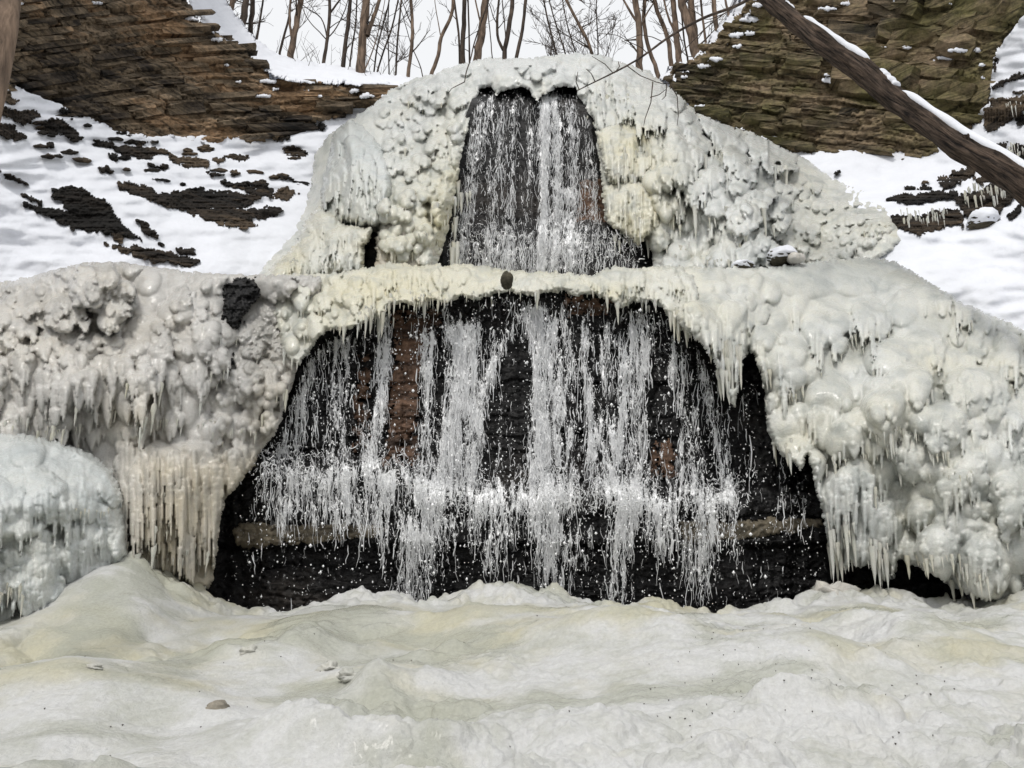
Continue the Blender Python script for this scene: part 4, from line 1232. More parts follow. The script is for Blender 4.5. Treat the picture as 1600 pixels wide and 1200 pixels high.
DR_LIP = [(640, 430, 34, 14, 44, 16), (600, 440, 26, 16, 44, 18), (560, 450, 30, 22, 50, 18), (680, 432, 26, 10, 40, 12), (720, 436, 24, 10, 30, 11), (770, 440, 30, 8, 22, 9), (850, 440, 40, 8, 20, 9), (900, 444, 28, 8, 22, 9), (960, 434, 22, 14, 40, 15), (1000, 436, 26, 14, 36, 14), (1040, 432, 22, 14, 44, 16), (1078, 446, 24, 22, 70, 18), (1060, 470, 20, 16, 40, 14)]
LU_LIP = [(540, 460, 34, 26, 20), (560, 490, 26, 18, 18), (520, 490, 20, 18, 14), (500, 470, 16, 14, 12), (480, 480, 16, 14, 12), (500, 505, 18, 14, 12), (470, 462, 14, 12, 9), (448, 450, 14, 10, 7), (530, 508, 18, 10, 12), (470, 510, 14, 14, 10), (455, 540, 14, 18, 11), (600, 430, 22, 14, 14), (952, 432, 16, 12, 14)]
def lip_h(x, y, S):
    b = np.zeros_like(x)
    for k, dd in enumerate(DR_LIP):
        b = drape1(b, x, y, *dd, seed=850 + k, fl=4.5)
    for (cx, cy, rx, ry, h) in LU_LIP:
        b = dome1(b, x, y, cx, cy, rx, ry, h * 1.2)
    b = splat(b, x, y, bulbs(871, 200, (425, 415, 1110, 520), (7, 15), (0.9, 1.6), (0.8, 1.1), 0.4))
    b = splat(b, x, y, bulbs(872, 500, (425, 415, 1110, 525), (3.0, 6.5), (0.9, 1.8), (0.8, 1.1), 0.35) + bulbs(873, 260, (540, 425, 1110, 500), (1.8, 3.4), (4, 11), (0.8, 1.2), 0.2), 1.2)
    return b + 0.3 * fbm(x / 5, y / 6, 3, 874)
def lip_warm(x, y, S, H):
    return np.clip(0.36 * sstep(1110, 1000, x) + 0.15 + 0.3 * gz(x, y, 620, 440, 120, 40) + 0.4 * gz(x, y, 970, 455, 40, 18) - 0.2 * gz(x, y, 460, 470, 50, 60) + 0.2 * gz(x, y, 540, 480, 50, 40) + 0.15 * gz(x, y, 1070, 460, 30, 30), 0, 1)
lip, lip_front = ice_thing(LIP, lip_depth, 'ice_dome', lip_h, 'long cream ice lip hanging over the edge of the middle ledge', (0, 18.3, 7.5), name='ice_lip', step=1.5, jag=3.0, jagf=12, edge=(7, 0.5), thick=4.6, seed=41,
                           fr_n=55, attrs={'warm': lip_warm, 'glassy': no_glass}, iseed=51,
                           icis=[(560, 620, 492, 26, 9), (620, 700, 472, 22, 12), (700, 780, 462, 12, 8), (860, 960, 458, 10, 8), (975, 1040, 474, 16, 9), (1045, 1090, 510, 26, 7)])

# -- the broad mass left of the lower water
LEFT = [(-200, 500), (-100, 466), (0, 441), (50, 432), (90, 420), (120, 411), (160, 408), (200, 411), (250, 418), (300, 424), (350, 428), (400, 430), (450, 430), (500, 432), (505, 470), (498, 512), (484, 540), (468, 566), (460, 590), (450, 622), (440, 656), (428, 682), (408, 704), (398, 728), (376, 752), (352, 782), (344, 820), (340, 860), (334, 900), (326, 922), (300, 916), (280, 906), (250, 894), (220, 890),
        (180, 910), (100, 930), (-200, 930)]
left_depth = TPS([(-200, 480, 16), (0, 441, 17.6), (200, 412, 18.4), (480, 432, 18.6), (0, 600, 15.9), (-200, 600, 14.8), (100, 500, 17), (130, 590, 16.3), (300, 520, 17.2), (260, 640, 16.5), (100, 690, 16.2), (400, 560, 17.5), (450, 600, 17.6), (430, 670, 17.3), (200, 705, 16.2), (350, 705, 16.8), (300, 760, 16.3), (345, 790, 16.8), (300, 880, 16.2), (335, 900, 16.6), (100, 830, 15.6), (-200, 830, 14.5)])
LU_LEFT = [(150, 440, 55, 40, 28), (60, 470, 60, 45, 30), (235, 450, 40, 46, 26), (165, 486, 40, 34, 30), (15, 520, 34, 36, 24), (110, 520, 55, 34, 30), (230, 530, 52, 46, 32), (285, 490, 36, 38, 24), (325, 452, 38, 40, 20), (320, 510, 30, 30, 18), (190, 560, 40, 40, 22), (300, 560, 34, 34, 20), (200, 668, 42, 36, 24), (205, 610, 36, 40, 20),
           (385, 572, 22, 20, 16), (402, 612, 24, 26, 18), (415, 645, 20, 18, 16), (432, 600, 18, 18, 14), (350, 610, 24, 24, 14), (390, 660, 26, 20, 16), (425, 540, 20, 16, 12), (380, 725, 22, 16, 14), (362, 748, 20, 16, 12), (150, 640, 34, 30, 16)]
DR_LEFT = [(110, 584, 62, 32, 95, 34), (40, 610, 40, 34, 75, 26), (70, 640, 34, 20, 50, 26), (140, 640, 34, 20, 50, 28), (266, 604, 32, 30, 70, 26), (322, 580, 34, 24, 80, 20), (240, 640, 26, 18, 50, 20), (300, 650, 24, 16, 40, 18), (355, 640, 22, 16, 50, 16), (-30, 600, 40, 40, 80, 24), (-100, 600, 50, 40, 80, 28),
           (230, 712, 40, 16, 130, 22), (280, 716, 36, 14, 150, 24), (322, 718, 32, 14, 150, 22), (200, 708, 20, 14, 110, 14), (355, 752, 16, 12, 120, 10)]
def left_h(x, y, S):
    H = 8 * fbm(x / 90, y / 90, 2, 880)
    B = [(cx, cy, rx, ry, ry, h * 1.45, 4) for (cx, cy, rx, ry, h) in LU_LEFT if not (cx > 340 and cy < 500)]
    B.sort(key=lambda b: -b[2])
    H = splat(H, x, y, B, 5)
    for k, dd in enumerate(DR_LEFT):
        dd = dd if dd[1] > 700 else dd[:4] + (dd[4], dd[5] * 0.6)
        H = smax(H, drape1(np.zeros_like(H), x, y, *dd[:5], dd[5], seed=890 + k, fl=6.5), 5)
    bare = lambda cx, cy, rr: ((cx - 383) / 40) ** 2 + ((cy - 472) / 48) ** 2 > 1
    top = lambda cx, cy, rr: bare(cx, cy, rr) and not (((cx - 240) / 34) ** 2 + ((cy - 448) / 36) ** 2 < 1 and rr < 14)
    B = bulbs(881, 150, (-190, 415, 500, 610), (17, 32), (0.9, 1.2), (0.9, 1.3), 0.5, top)
    B += bulbs(882, 90, (-190, 560, 450, 690), (13, 24), (1.2, 2.2), (0.7, 1.0), 0.4)
    B += bulbs(883, 40, (180, 690, 400, 760), (10, 18), (1.4, 3.0), (0.6, 0.9), 0.3)
    H = splat(H, x, y, B, 3)
    C = bulbs(884, 520, (-190, 410, 505, 600), (6, 11), (0.9, 1.2), (0.75, 1.05), 0.4, top)
    C += bulbs(885, 900, (-190, 410, 505, 580), (3, 5.5), (0.9, 1.2), (0.7, 1.0), 0.35, lambda cx, cy, rr: top(cx, cy, rr) and float(perlin(cx / 50, cy / 50, 876)) > -0.1)
    C += bulbs(886, 150, (-190, 560, 440, 680), (6, 12), (2.0, 4.5), (0.5, 0.8), 0.25)
    C += bulbs(896, 110, (-190, 570, 440, 680), (2.4, 4.5), (4, 10), (0.5, 0.9), 0.2)
    C += bulbs(887, 150, (190, 700, 400, 800), (3.0, 6.5), (9, 24), (0.7, 1.1), 0.2)
    C += bulbs(888, 160, (190, 700, 400, 880), (2.0, 3.6), (8, 22), (0.7, 1.1), 0.15)
    C += bulbs(889, 140, (330, 540, 470, 700), (5, 10), (0.9, 1.5), (0.8, 1.1), 0.4)
    H = splat(H, x, y, C, 1.4)
    H = H + 12 * sstep(688, 704, y) * sstep(180, 220, x) + 0.3 * fbm(x / 5, y / 5, 3, 879)
    lace = gz(x, y, 410, 530, 40, 56)
    H = H * (1 - 0.45 * lace) + lace * (6 * fbm(x / 7, y / 7, 3, 878) - 3)
    return H * (1 - 0.95 * gz(x, y, 383, 472, 36, 44))
def left_warm(x, y, S, H):
    return np.clip(0.06 + 0.55 * sstep(690, 740, y) * sstep(170, 260, x) + 0.35 * gz(x, y, 220, 670, 60, 40) + 0.3 * sstep(360, 420, x) * sstep(520, 580, y) + 0.22 * gz(x, y, 60, 500, 90, 60), 0, 1)
left, left_front = ice_thing(LEFT, left_depth, 'ice_warm', left_h, 'broad grey lumpy ice mass left of the wide lower waterfall', (-6, 17, 2), step=1.7, jag=2.4, jagf=14, edge=(8, 0.5), thick=2.0, seed=43,
                             fr_n=60, fr_keep=lambda x, y: y > 520, attrs={'warm': left_warm, 'glassy': lambda x, y, S, H: np.clip(0.55 * gz(x, y, 405, 530, 48, 70) + 0.15 * sstep(0.1, 0.6, fbm(x / 40, y / 40, 3, 878)), 0, 1)}, iseed=53,
                             icis=[(50, 165, 672, 18, 14), (5, 60, 662, 18, 8), (240, 290, 660, 16, 7), (300, 350, 660, 16, 7), (205, 335, 868, 26, 16), (330, 420, 676, 10, 8)])

# black bedrock showing through
for k, (pl, lb) in enumerate([([(346, 453), (356, 440), (372, 434), (396, 436), (412, 433), (425, 448), (408, 456), (400, 470), (388, 488), (372, 512), (360, 518), (349, 508), (344, 480)], 'black rock outcrop showing through the ice beside the ledge'),
                              ([(358, 560), (366, 552), (368, 566), (360, 574)], 'small black rock chip in the ice below the black outcrop')]):
    me, _ = relief('rock_outcrop', pl, lambda x, y: left_depth(x, y) - 0.28, None, 1.5, lambda x, y, S: 9 * np.sqrt(np.clip(S / 16, 0, 1)) + 6 * fbm(x / 9, y / 7, 4, 861 + k) + layered(x, y, 7, 18, 3, 862 + k, lambda q: q * 0), jag=5, jagf=9, edge=(3, 0.25), thick=0.8, seed=60 + k)
    obj('rock_outcrop', me, M['rock_wet'], label=lb, cat='rock')

# -- smooth mound in front on the left
MND = [(-200, 664), (-80, 668), (0, 675), (50, 680), (100, 692), (146, 710), (176, 736), (192, 772), (200, 826), (204, 872), (170, 900), (140, 930), (110, 960), (80, 990), (40, 1010), (-200, 1020)]
mnd_depth = TPS([(-200, 664, 13.8), (0, 676, 15.1), (100, 692, 15.5), (190, 770, 15.6), (200, 830, 15.3), (90, 760, 14.6), (0, 780, 14.0), (-200, 800, 12.6), (100, 840, 14.6), (40, 940, 14.0), (-200, 960, 12.6), (0, 880, 13.8), (170, 900, 15.0), (60, 1000, 14.0)])
def mnd_h(x, y, S):
    xq, yq = x + 5 * fbm(x / 26, y / 26, 3, 920), y + 4 * fbm(x / 26 + 5, y / 26, 3, 921)
    b = 34 * np.sqrt(np.clip(S / 90, 0, 1))
    c = np.zeros_like(x)
    for (cx, cy, rx, ry, h) in [(40, 790, 60, 34, 30), (30, 830, 40, 24, 34), (10, 830, 22, 20, 40), (80, 810, 36, 20, 22), (70, 860, 26, 18, 26), (-60, 800, 70, 50, 40), (120, 790, 50, 40, 16), (30, 770, 50, 20, 20)]:
        c = dome1(c, xq, yq, cx, cy, rx, ry, h)
    for k, dd in enumerate([(15, 880, 46, 26, 80, 20), (-60, 880, 50, 26, 80, 20), (150, 760, 46, 40, 60, 10), (60, 900, 24, 16, 40, 26)]):
        c = drape1(c, x, y, *dd, seed=930 + k, fl=6)
    c = splat(c, x, y, bulbs(926, 50, (-190, 680, 195, 950), (22, 42), (0.9, 1.6), (0.35, 0.6), 0.25) + bulbs(927, 110, (-100, 740, 195, 940), (6, 13), (0.9, 1.8), (0.5, 0.8), 0.3) + bulbs(928, 150, (-100, 740, 190, 950), (2.6, 5), (4, 12), (0.6, 0.9), 0.2), 3)
    return b + c + 0.25 * domes(xq, yq, 48, 922, under=1.4, p=3) + 0.5 * lobes(x, y, 30, 925, tail=2.4, ax=0.6, flute=6) * sstep(730, 800, y) + domes(xq, yq, 11, 923, under=1.2, p=3) * 0.2 + 0.35 * fbm(x / 7, y / 9, 3, 924)
mound, _ = ice_thing(MND, mnd_depth, 'ice_pale', mnd_h, 'smooth pale blue white ice mound in front of the tan curtain', tuple(U(60, 930, 14)), name='ice_mound', step=1.8, jag=2.5, jagf=12, edge=(12, 0.8), thick=1.5, seed=45,
                     attrs={'warm': lambda x, y, S, H: 0.05 + 0.12 * sstep(740, 840, y), 'glassy': lambda x, y, S, H: 0.1 + 0 * x}, iseed=55, icis=[(2, 50, 925, 26, 8), (110, 180, 800, 12, 8)])

# -- the broad mass right of the lower water
RIGHT = [(1040, 424), (1075, 416), (1110, 418), (1160, 416), (1200, 418), (1240, 413), (1280, 408), (1320, 404), (1370, 402), (1400, 410), (1430, 426), (1460, 446), (1500, 470), (1550, 492), (1600, 516), (1700, 570), (1800, 640), (1800, 990), (1640, 950), (1560, 940), (1532, 938), (1505, 924), (1480, 912), (1455, 896), (1430, 884), (1404, 874), (1398, 902), (1386, 908), (1372, 902), (1356, 880), (1346, 888), (1330, 880), (1322, 894), (1308, 890), (1300, 868),
         (1292, 835), (1284, 800), (1276, 770), (1268, 730), (1262, 712), (1250, 736), (1238, 724), (1222, 714), (1208, 696), (1198, 670), (1196, 630), (1190, 590), (1182, 562), (1170, 546), (1160, 566), (1155, 606), (1148, 640), (1140, 625), (1130, 596), (1112, 560), (1094, 536), (1075, 520), (1050, 490), (1042, 460)]
right_depth = TPS([(1050, 424, 18.8), (1060, 500, 17.6), (1200, 418, 18.9), (1370, 402, 20.2), (1460, 446, 19.2), (1600, 516, 17.8), (1800, 640, 15.5), (1140, 560, 17.2), (1200, 600, 17.3), (1230, 690, 17.2), (1320, 640, 16.8), (1300, 800, 16.7), (1310, 880, 16.9), (1380, 860, 16.6), (1500, 700, 16.0), (1420, 560, 17.3), (1520, 900, 15.9), (1450, 860, 16.3), (1800, 900, 14.2), (1650, 750, 15.4), (1600, 930, 15.6), (1640, 940, 15.2)])
LU_RIGHT = [(1262, 436, 60, 28, 18), (1340, 432, 50, 28, 16), (1412, 455, 44, 36, 20), (1442, 503, 48, 38, 22), (1360, 490, 50, 36, 18), (1290, 500, 50, 40, 18), (1394, 556, 48, 34, 34), (1487, 567, 46, 38, 20), (1540, 540, 44, 34, 16), (1204, 642, 14, 20, 14), (1208, 668, 16, 16, 14), (1246, 684, 36, 26, 18), (1232, 590, 30, 24, 28),
            (1500, 700, 62, 38, 34), (1500, 760, 74, 26, 34), (1500, 795, 78, 24, 36), (1480, 735, 50, 20, 26), (1560, 640, 50, 40, 22), (1440, 640, 40, 34, 16), (1580, 760, 50, 40, 24), (1590, 850, 50, 40, 26), (1530, 850, 40, 30, 22), (1290, 600, 40, 40, 14), (1340, 560, 34, 34, 12), (1100, 450, 34, 26, 14), (1180, 450, 40, 26, 14), (1660, 700, 60, 60, 30), (1680, 820, 60, 60, 30), (1400, 790, 40, 30, 14), (1450, 700, 30, 30, 16), (1230, 480, 30, 24, 10)]
DR_RIGHT = [(1142, 500, 26, 34, 80, 26), (1105, 480, 24, 30, 56, 16), (1196, 530, 24, 22, 70, 22), (1230, 600, 26, 20, 36, 28), (1236, 640, 20, 16, 40, 20), (1320, 660, 48, 24, 70, 26), (1394, 606, 48, 24, 100, 40), (1372, 646, 30, 22, 50, 30), (1420, 620, 26, 20, 80, 32), (1310, 775, 34, 44, 100, 34), (1330, 800, 24, 24, 80, 30), (1375, 840, 34, 24, 60, 24), (1360, 720, 40, 30, 60, 18),
            (1500, 822, 60, 20, 60, 34), (1540, 870, 40, 20, 60, 30), (1470, 850, 40, 20, 60, 26), (1500, 722, 56, 16, 30, 32), (1600, 800, 40, 20, 60, 24), (1240, 540, 30, 24, 40, 14), (1170, 470, 26, 24, 50, 16), (1262, 580, 26, 20, 50, 12), (1650, 870, 50, 26, 70, 26)]
def right_h(x, y, S):
    H = 8 * fbm(x / 90, y / 90, 2, 950)
    B = [(cx, cy, rx, ry, ry * 1.25, h * 1.3, 4) for (cx, cy, rx, ry, h) in LU_RIGHT]
    B.sort(key=lambda b: -b[2])
    H = splat(H, x, y, B, 6)
    for k, dd in enumerate(DR_RIGHT):
        H = smax(H, drape1(np.zeros_like(H), x, y, *dd, seed=960 + k, fl=6), 5)
    smooth = lambda cx, cy, rr: ((cx - 1310) / 110) ** 2 + ((cy - 422) / 26) ** 2 > 1
    B = bulbs(951, 120, (1050, 430, 1790, 900), (20, 40), (1.0, 1.8), (0.85, 1.25), 0.45, smooth)
    B += bulbs(952, 170, (1050, 425, 1790, 920), (10, 19), (1.0, 1.7), (0.7, 1.0), 0.4, smooth)
    H = splat(H, x, y, B, 4)
    C = bulbs(953, 330, (1050, 430, 1790, 920), (5, 10), (1.0, 1.8), (0.6, 0.95), 0.35, smooth)
    C += bulbs(954, 520, (1400, 440, 1790, 900), (3, 6), (0.9, 1.3), (0.6, 0.9), 0.3, lambda cx, cy, rr: cx + 0.5 * cy > 1760)
    C += bulbs(955, 380, (1060, 470, 1600, 900), (2.4, 5.0), (4, 12), (0.6, 1.0), 0.2, lambda cx, cy, rr: float(perlin(cx / 45, cy / 60, 948)) > 0.0)
    C += bulbs(956, 90, (1275, 745, 1400, 860), (3.0, 6.5), (6, 16), (0.8, 1.2), 0.2)
    C += bulbs(957, 60, (1100, 500, 1170, 600), (3.0, 6.0), (5, 12), (0.8, 1.2), 0.2)
    H = splat(H, x, y, C, 1.6)
    gul = 16 * gz(x, y, 1400, 770, 18, 40) + 20 * gz(x, y, 1338, 545, 12, 20) + 18 * gz(x, y, 1290, 650, 20, 40)
    return H - gul + 0.3 * fbm(x / 6, y / 6, 3, 958)
def right_warm(x, y, S, H):
    return np.clip(0.18 + 0.45 * gz(x, y, 1070, 460, 40, 50) + 0.3 * gz(x, y, 1245, 690, 40, 30) + 0.25 * gz(x, y, 1330, 690, 60, 60) + 0.15 * gz(x, y, 1480, 600, 100, 90), 0, 1)
right, right_front = ice_thing(RIGHT, right_depth, 'ice_dome', right_h, 'broad cascade of rounded grey ice lobes right of the lower waterfall', (9, 17, 2), step=1.8, jag=3.0, jagf=12, edge=(8, 0.5), thick=2.4, seed=47,
                               fr_n=75, fr_keep=lambda x, y: y > 470, attrs={'warm': right_warm, 'glassy': lambda x, y, S, H: np.clip(0.45 * gz(x, y, 1320, 420, 110, 26) + 0.3 * sstep(0.0, 0.6, fbm(x / 60, y / 60, 3, 959)) + 0.15 * gz(x, y, 1400, 770, 26, 50), 0, 1)}, iseed=57,
                               icis=[(1118, 1160, 560, 44, 8), (1205, 1260, 700, 26, 9), (1185, 1215, 580, 20, 4), (1215, 1250, 612, 14, 5), (1355, 1440, 680, 26, 14), (1285, 1340, 838, 50, 9), (1350, 1398, 866, 36, 8), (1400, 1530, 880, 26, 14), (1300, 1360, 715, 14, 8), (1480, 1560, 900, 26, 9), (1440, 1540, 740, 12, 8)])

icicles(right, right_front, [(1286, 1342, 830, 56, 9), (1352, 1398, 860, 40, 8), (1116, 1160, 560, 60, 8)], 61, 1.2)
icicles(lip, lip_front, [(590, 660, 468, 30, 8), (1040, 1085, 490, 34, 7), (540, 600, 492, 26, 6)], 64, 1.1)

# ------------------------------------------------------------------ running water
def stream(x, y, path, w, i):
    P = np.array(path, float)
    cx = np.interp(y, P[:, 1], P[:, 0])
    wob = 0.25 * w * perlin(y / 40.0, y * 0 + cx[0, 0] if np.ndim(cx) > 1 else y * 0, 5)
    fade = sstep(P[0, 1] - 12, P[0, 1] + 8, y) * sstep(P[-1, 1] + 16, P[-1, 1] - 8, y)
    w = w * 0.82
    return 0.98 * i * np.exp(-((x - cx - wob) / w) ** 2) * fade
LO_STR = [([(505, 520), (470, 620), (440, 712)], 34, .42), ([(540, 520), (530, 712)], 22, .3), ([(604, 486), (598, 600), (582, 725)], 11, .72), ([(575, 640), (570, 725)], 10, .4), ([(672, 520), (664, 620), (662, 735)], 13, .6), ([(722, 505), (718, 600), (698, 745)], 22, 1.08), ([(745, 500), (745, 620), (735, 745)], 14, .5),
          ([(812, 488), (775, 560), (750, 620), (735, 740)], 8, .62), ([(838, 480), (846, 600), (838, 755)], 17, 1.2), ([(860, 500), (872, 620), (866, 755)], 18, .45), ([(885, 490), (895, 750)], 12, .36), ([(914, 500), (920, 620), (928, 755)], 9, .66), ([(945, 500), (948, 760)], 14, .36),
          ([(1000, 480), (982, 600), (962, 760)], 20, .62), ([(1015, 490), (1000, 640), (1000, 760)], 12, .46), ([(1050, 540), (1075, 640), (1085, 765)], 22, .34), ([(1100, 580), (1125, 700), (1140, 780)], 12, .5), ([(1160, 600), (1170, 760)], 14, .22), ([(780, 466), (880, 474)], 90, .3),
          ([(455, 735), (440, 805)], 50, .42), ([(540, 735), (530, 815)], 50, .5), ([(600, 740), (590, 830)], 30, .5), ([(690, 750), (665, 830), (650, 930)], 32, .9), ([(640, 800), (630, 925)], 18, .45), ([(770, 770), (765, 880)], 40, .5), ([(850, 760), (858, 860), (862, 935)], 26, 1.0), ([(900, 830), (890, 925)], 16, .4), ([(985, 770), (968, 850), (960, 940)], 22, .95),
          ([(1040, 780), (1040, 870)], 36, .45), ([(1115, 775), (1105, 830), (1095, 905)], 30, .66), ([(1145, 780), (1150, 870)], 8, .5), ([(1090, 850), (1085, 925)], 30, .3), ([(1230, 760), (1240, 830)], 30, .16)]
def lo_dens(x, y):
    d = 0.09 + 0.22 * sstep(0.0, 0.6, perlin(x / 16, y / 120, 1001)) - 0.03 * sstep(650, 560, x) - 0.03 * sstep(1000, 1080, x)
    for s_ in LO_STR:
        d = d + stream(x, y, *s_)
    yl = lo_ledge(x)
    spl = np.exp(-((y - yl - 14) / 20) ** 2)
    am = 0.36 * sstep(370, 420, x) * sstep(650, 620, x) + 0.72 * sstep(620, 660, x) * sstep(1090, 1010, x) + 0.25 * sstep(1050, 1100, x) * sstep(1170, 1140, x)
    d = d + spl * am * (0.7 + 0.6 * perlin(x / 30, y / 30, 1003))
    for (cx, cy, rx, ry, k) in [(808, 620, 22, 110, .85), (640, 610, 20, 95, .7), (560, 620, 14, 90, .35), (690, 560, 8, 60, .6), (710, 790, 26, 26, .75), (930, 795, 24, 30, .9), (1180, 640, 40, 80, .5), (1200, 720, 60, 60, .3), (1240, 850, 60, 40, .2), (760, 830, 20, 26, .4), (400, 640, 30, 60, .2), (940, 900, 12, 40, .3)]:
        d = d * (1 - k * np.exp(-(((x - cx) / rx) ** 2 + ((y - cy) / ry) ** 2) ** 2))
    d = d * (0.40 + 0.82 * sstep(-0.35, 0.45, perlin(x / 6.0, y / 60, 1005)))
    d = d * (1 - 0.5 * sstep(835, 880, y)) * (1 - 0.35 * sstep(1120, 1200, x))
    ed = np.minimum(sstep(330, 400, x + 0.5 * np.maximum(0, 0) - np.interp(y, [500, 700, 800], [130, 60, 20]) * 0.9), 1.0)
    return d * ed
UP_STR = [([(752, 150), (735, 280), (716, 420)], 14, .40), ([(790, 150), (775, 280), (760, 420)], 10, .36), ([(806, 145), (800, 280), (790, 420)], 9, .34), ([(828, 150), (830, 250), (822, 340)], 5, .3), ([(852, 140), (850, 260), (846, 420)], 10, 1.25), ([(868, 145), (872, 260), (866, 420)], 8, .85), ([(890, 150), (898, 260), (900, 350)], 10, .42), ([(885, 290), (892, 420)], 14, .55), ([(915, 190), (925, 260), (935, 345)], 10, .36), ([(770, 150), (760, 200)], 8, .4), ([(812, 360), (800, 430)], 60, .25)]
def up_dens(x, y):
    d = 0.09 + 0.22 * sstep(0.0, 0.6, perlin(x / 6, y / 90, 1011))
    for s_ in UP_STR:
        d = d + stream(x, y, *s_)
    d = d + 0.40 * gz(x, y, 920, 375, 60, 30) + 0.20 * gz(x, y, 770, 395, 60, 30)
    d = d * 0.58
    for (cx, cy, rx, ry, k) in [(815, 270, 10, 90, .5), (838, 300, 7, 90, .6), (920, 190, 12, 40, .5), (1010, 400, 12, 30, .5)]:
        d = d * (1 - k * np.exp(-(((x - cx) / rx) ** 2 + ((y - cy) / ry) ** 2) ** 2))
    return d

def waterfall(label, poly, dens, front, out, root_loc, seed, n_thread, n_drop, n_splash, splash_fn, ws, arc):
    root = empty('waterfall', root_loc, label, 'waterfall', 'running water between the ice')
    P = np.array(poly, float)
    x0, y0 = P.min(0); x1, y1 = P.max(0)
    off = lambda x, y: out + arc(x, y)
    # the torn film
    me_, _ = relief('water_film', poly, lambda x, y: front(x, y) * 0.3 + SM(front, x, y) * 0.7 - off(x, y) * 0.5, None, 3.0, lambda x, y, S: 2 * perlin(x / 14, y / 60, seed) + 0.0, edge=(4, 0.1), thick=0.02, seed=seed,
                    attrs={'dens': lambda x, y, S, H: np.clip(dens(x, y), 0, 1.3) * sstep(0, 14, S), 'wuv': lambda x, y, S, H: np.stack([x, y, 0 * x], -1)})
    under(obj('water_film', me_, M['film'], kind='stuff'), root)
    r = np.random.RandomState(seed)
    # threads
    def sample(n, power):
        xs, ys = [], []
        tot = 0
        while tot < n:
            x = r.uniform(x0, x1, 20000); y = r.uniform(y0, y1, 20000)
            x = x.reshape(1, -1); y = y.reshape(1, -1)
            d = np.clip(dens(x, y), 0, 1.2)
            ok = (r.uniform(0, 1, x.shape) < (d / 1.1) ** power) & (poly_sd(x, y, P) > 3)
            xs.append(x[ok]); ys.append(y[ok]); tot += ok.sum()
        return np.concatenate(xs)[:n], np.concatenate(ys)[:n]
    def build(name, X, Y, LX, LY, rad, dep, npt=5, sides=3):
        n = len(X)
        tt = np.linspace(0, 1, npt)[None]
        wv = np.cumsum(r.normal(0, 1, (n, npt)), 1) * (0.035 * np.hypot(LX, LY) + 0.45)[:, None]
        px = X[:, None] + LX[:, None] * tt + wv
        py = Y[:, None] + LY[:, None] * tt + r.normal(0, 1.0, (n, npt))
        dd = np.broadcast_to(dep[:, None], px.shape) + r.normal(0, 0.012, px.shape)
        C = U(px, py, dd)
        m = pxm(py, dd)
        prof = np.sin(np.pi * (0.08 + 0.84 * tt)) ** 0.6 * (0.55 + 0.9 * r.uniform(0, 1, (n, npt)))
        rr = rad[:, None] * prof * m
        th = np.arange(sides) * 2 * math.pi / sides + 0.5
        ring = np.stack([np.cos(th), np.sin(th), 0 * th], -1)
        # rings stand across the thread: mostly horizontal, a little tipped
        V = C[:, :, None] + rr[:, :, None, None] * ring[None, None]
        slant = np.abs(LX) > np.abs(LY)
        ring2 = np.stack([0 * th, np.cos(th), np.sin(th)], -1)
        V2 = C[:, :, None] + rr[:, :, None, None] * ring2[None, None]
        V = np.where(slant[:, None, None, None], V2, V)
        i = np.arange(n)[:, None, None] * (npt * sides) + np.arange(npt - 1)[None, :, None] * sides
        k = np.arange(sides)[None, None]
        k2 = (k + 1) % sides
        Q = np.stack([i + k, i + k2, i + sides + k2, i + sides + k], -1).reshape(-1, 4)
        me_ = mesh_from(name, V.reshape(-1, 3), Q)
        return under(obj(name, me_, M['water'], kind='stuff'), root)
    X, Y = sample(n_thread, 1.6)
    L = r.gamma(1.6, 9.0 * ws, n_thread) + 3
    dep = SM(front, X, Y) - off(X, Y) * r.uniform(0.4, 1.2, n_thread)
    build('water_threads', X, Y, r.normal(0, 1.6, n_thread), L, np.abs(r.normal(0.30, 0.34, n_thread)) * ws + 0.16, dep)
    # splash strands thrown from the ledge
    X, Y, LX, LY = splash_fn(r, n_splash)
    dep = SM(front, X, Y) - off(X, Y) - r.uniform(0, 0.5, len(X))
    build('splash', X, Y, LX, LY, np.abs(r.normal(0.5, 0.3, len(X))) * ws + 0.18, dep, 4)
    # single drops
    X, Y = sample(n_drop, 0.55)
    rad = (np.exp(r.normal(-0.25, 0.5, n_drop)) * 0.95).clip(0.35, 3.2) * ws
    dep = SM(front, X, Y) - off(X, Y) - r.uniform(0.0, 0.7, n_drop)
    C = U(X, Y, dep)
    m = pxm(Y, dep)
    o8 = np.array([(1, 0, 0), (-1, 0, 0), (0, 1, 0), (0, -1, 0), (0, 0, 1.25), (0, 0, -1.25)])
    V = C[:, None] + (rad * m)[:, None, None] * o8[None] * r.uniform(0.7, 1.25, (n_drop, 6, 1))
    T = np.array([(0, 2, 4), (2, 1, 4), (1, 3, 4), (3, 0, 4), (2, 0, 5), (1, 2, 5), (3, 1, 5), (0, 3, 5)])
    T = (np.arange(n_drop)[:, None, None] * 6 + T[None]).reshape(-1, 3)
    me_ = mesh_from('droplets', V.reshape(-1, 3), None, T)
    under(obj('droplets', me_, M['water'], kind='stuff'), root)
    return root

def SM(front, x, y):
    """front distance of the rock without its small relief"""
    if front is lo_front:
        return lo_depth(x, y)
    return up_depth(x, y) - 0.62 * np.sqrt(np.maximum(0, 1 - ((x - 935) / 92) ** 2 - ((y - 430) / 86) ** 2))

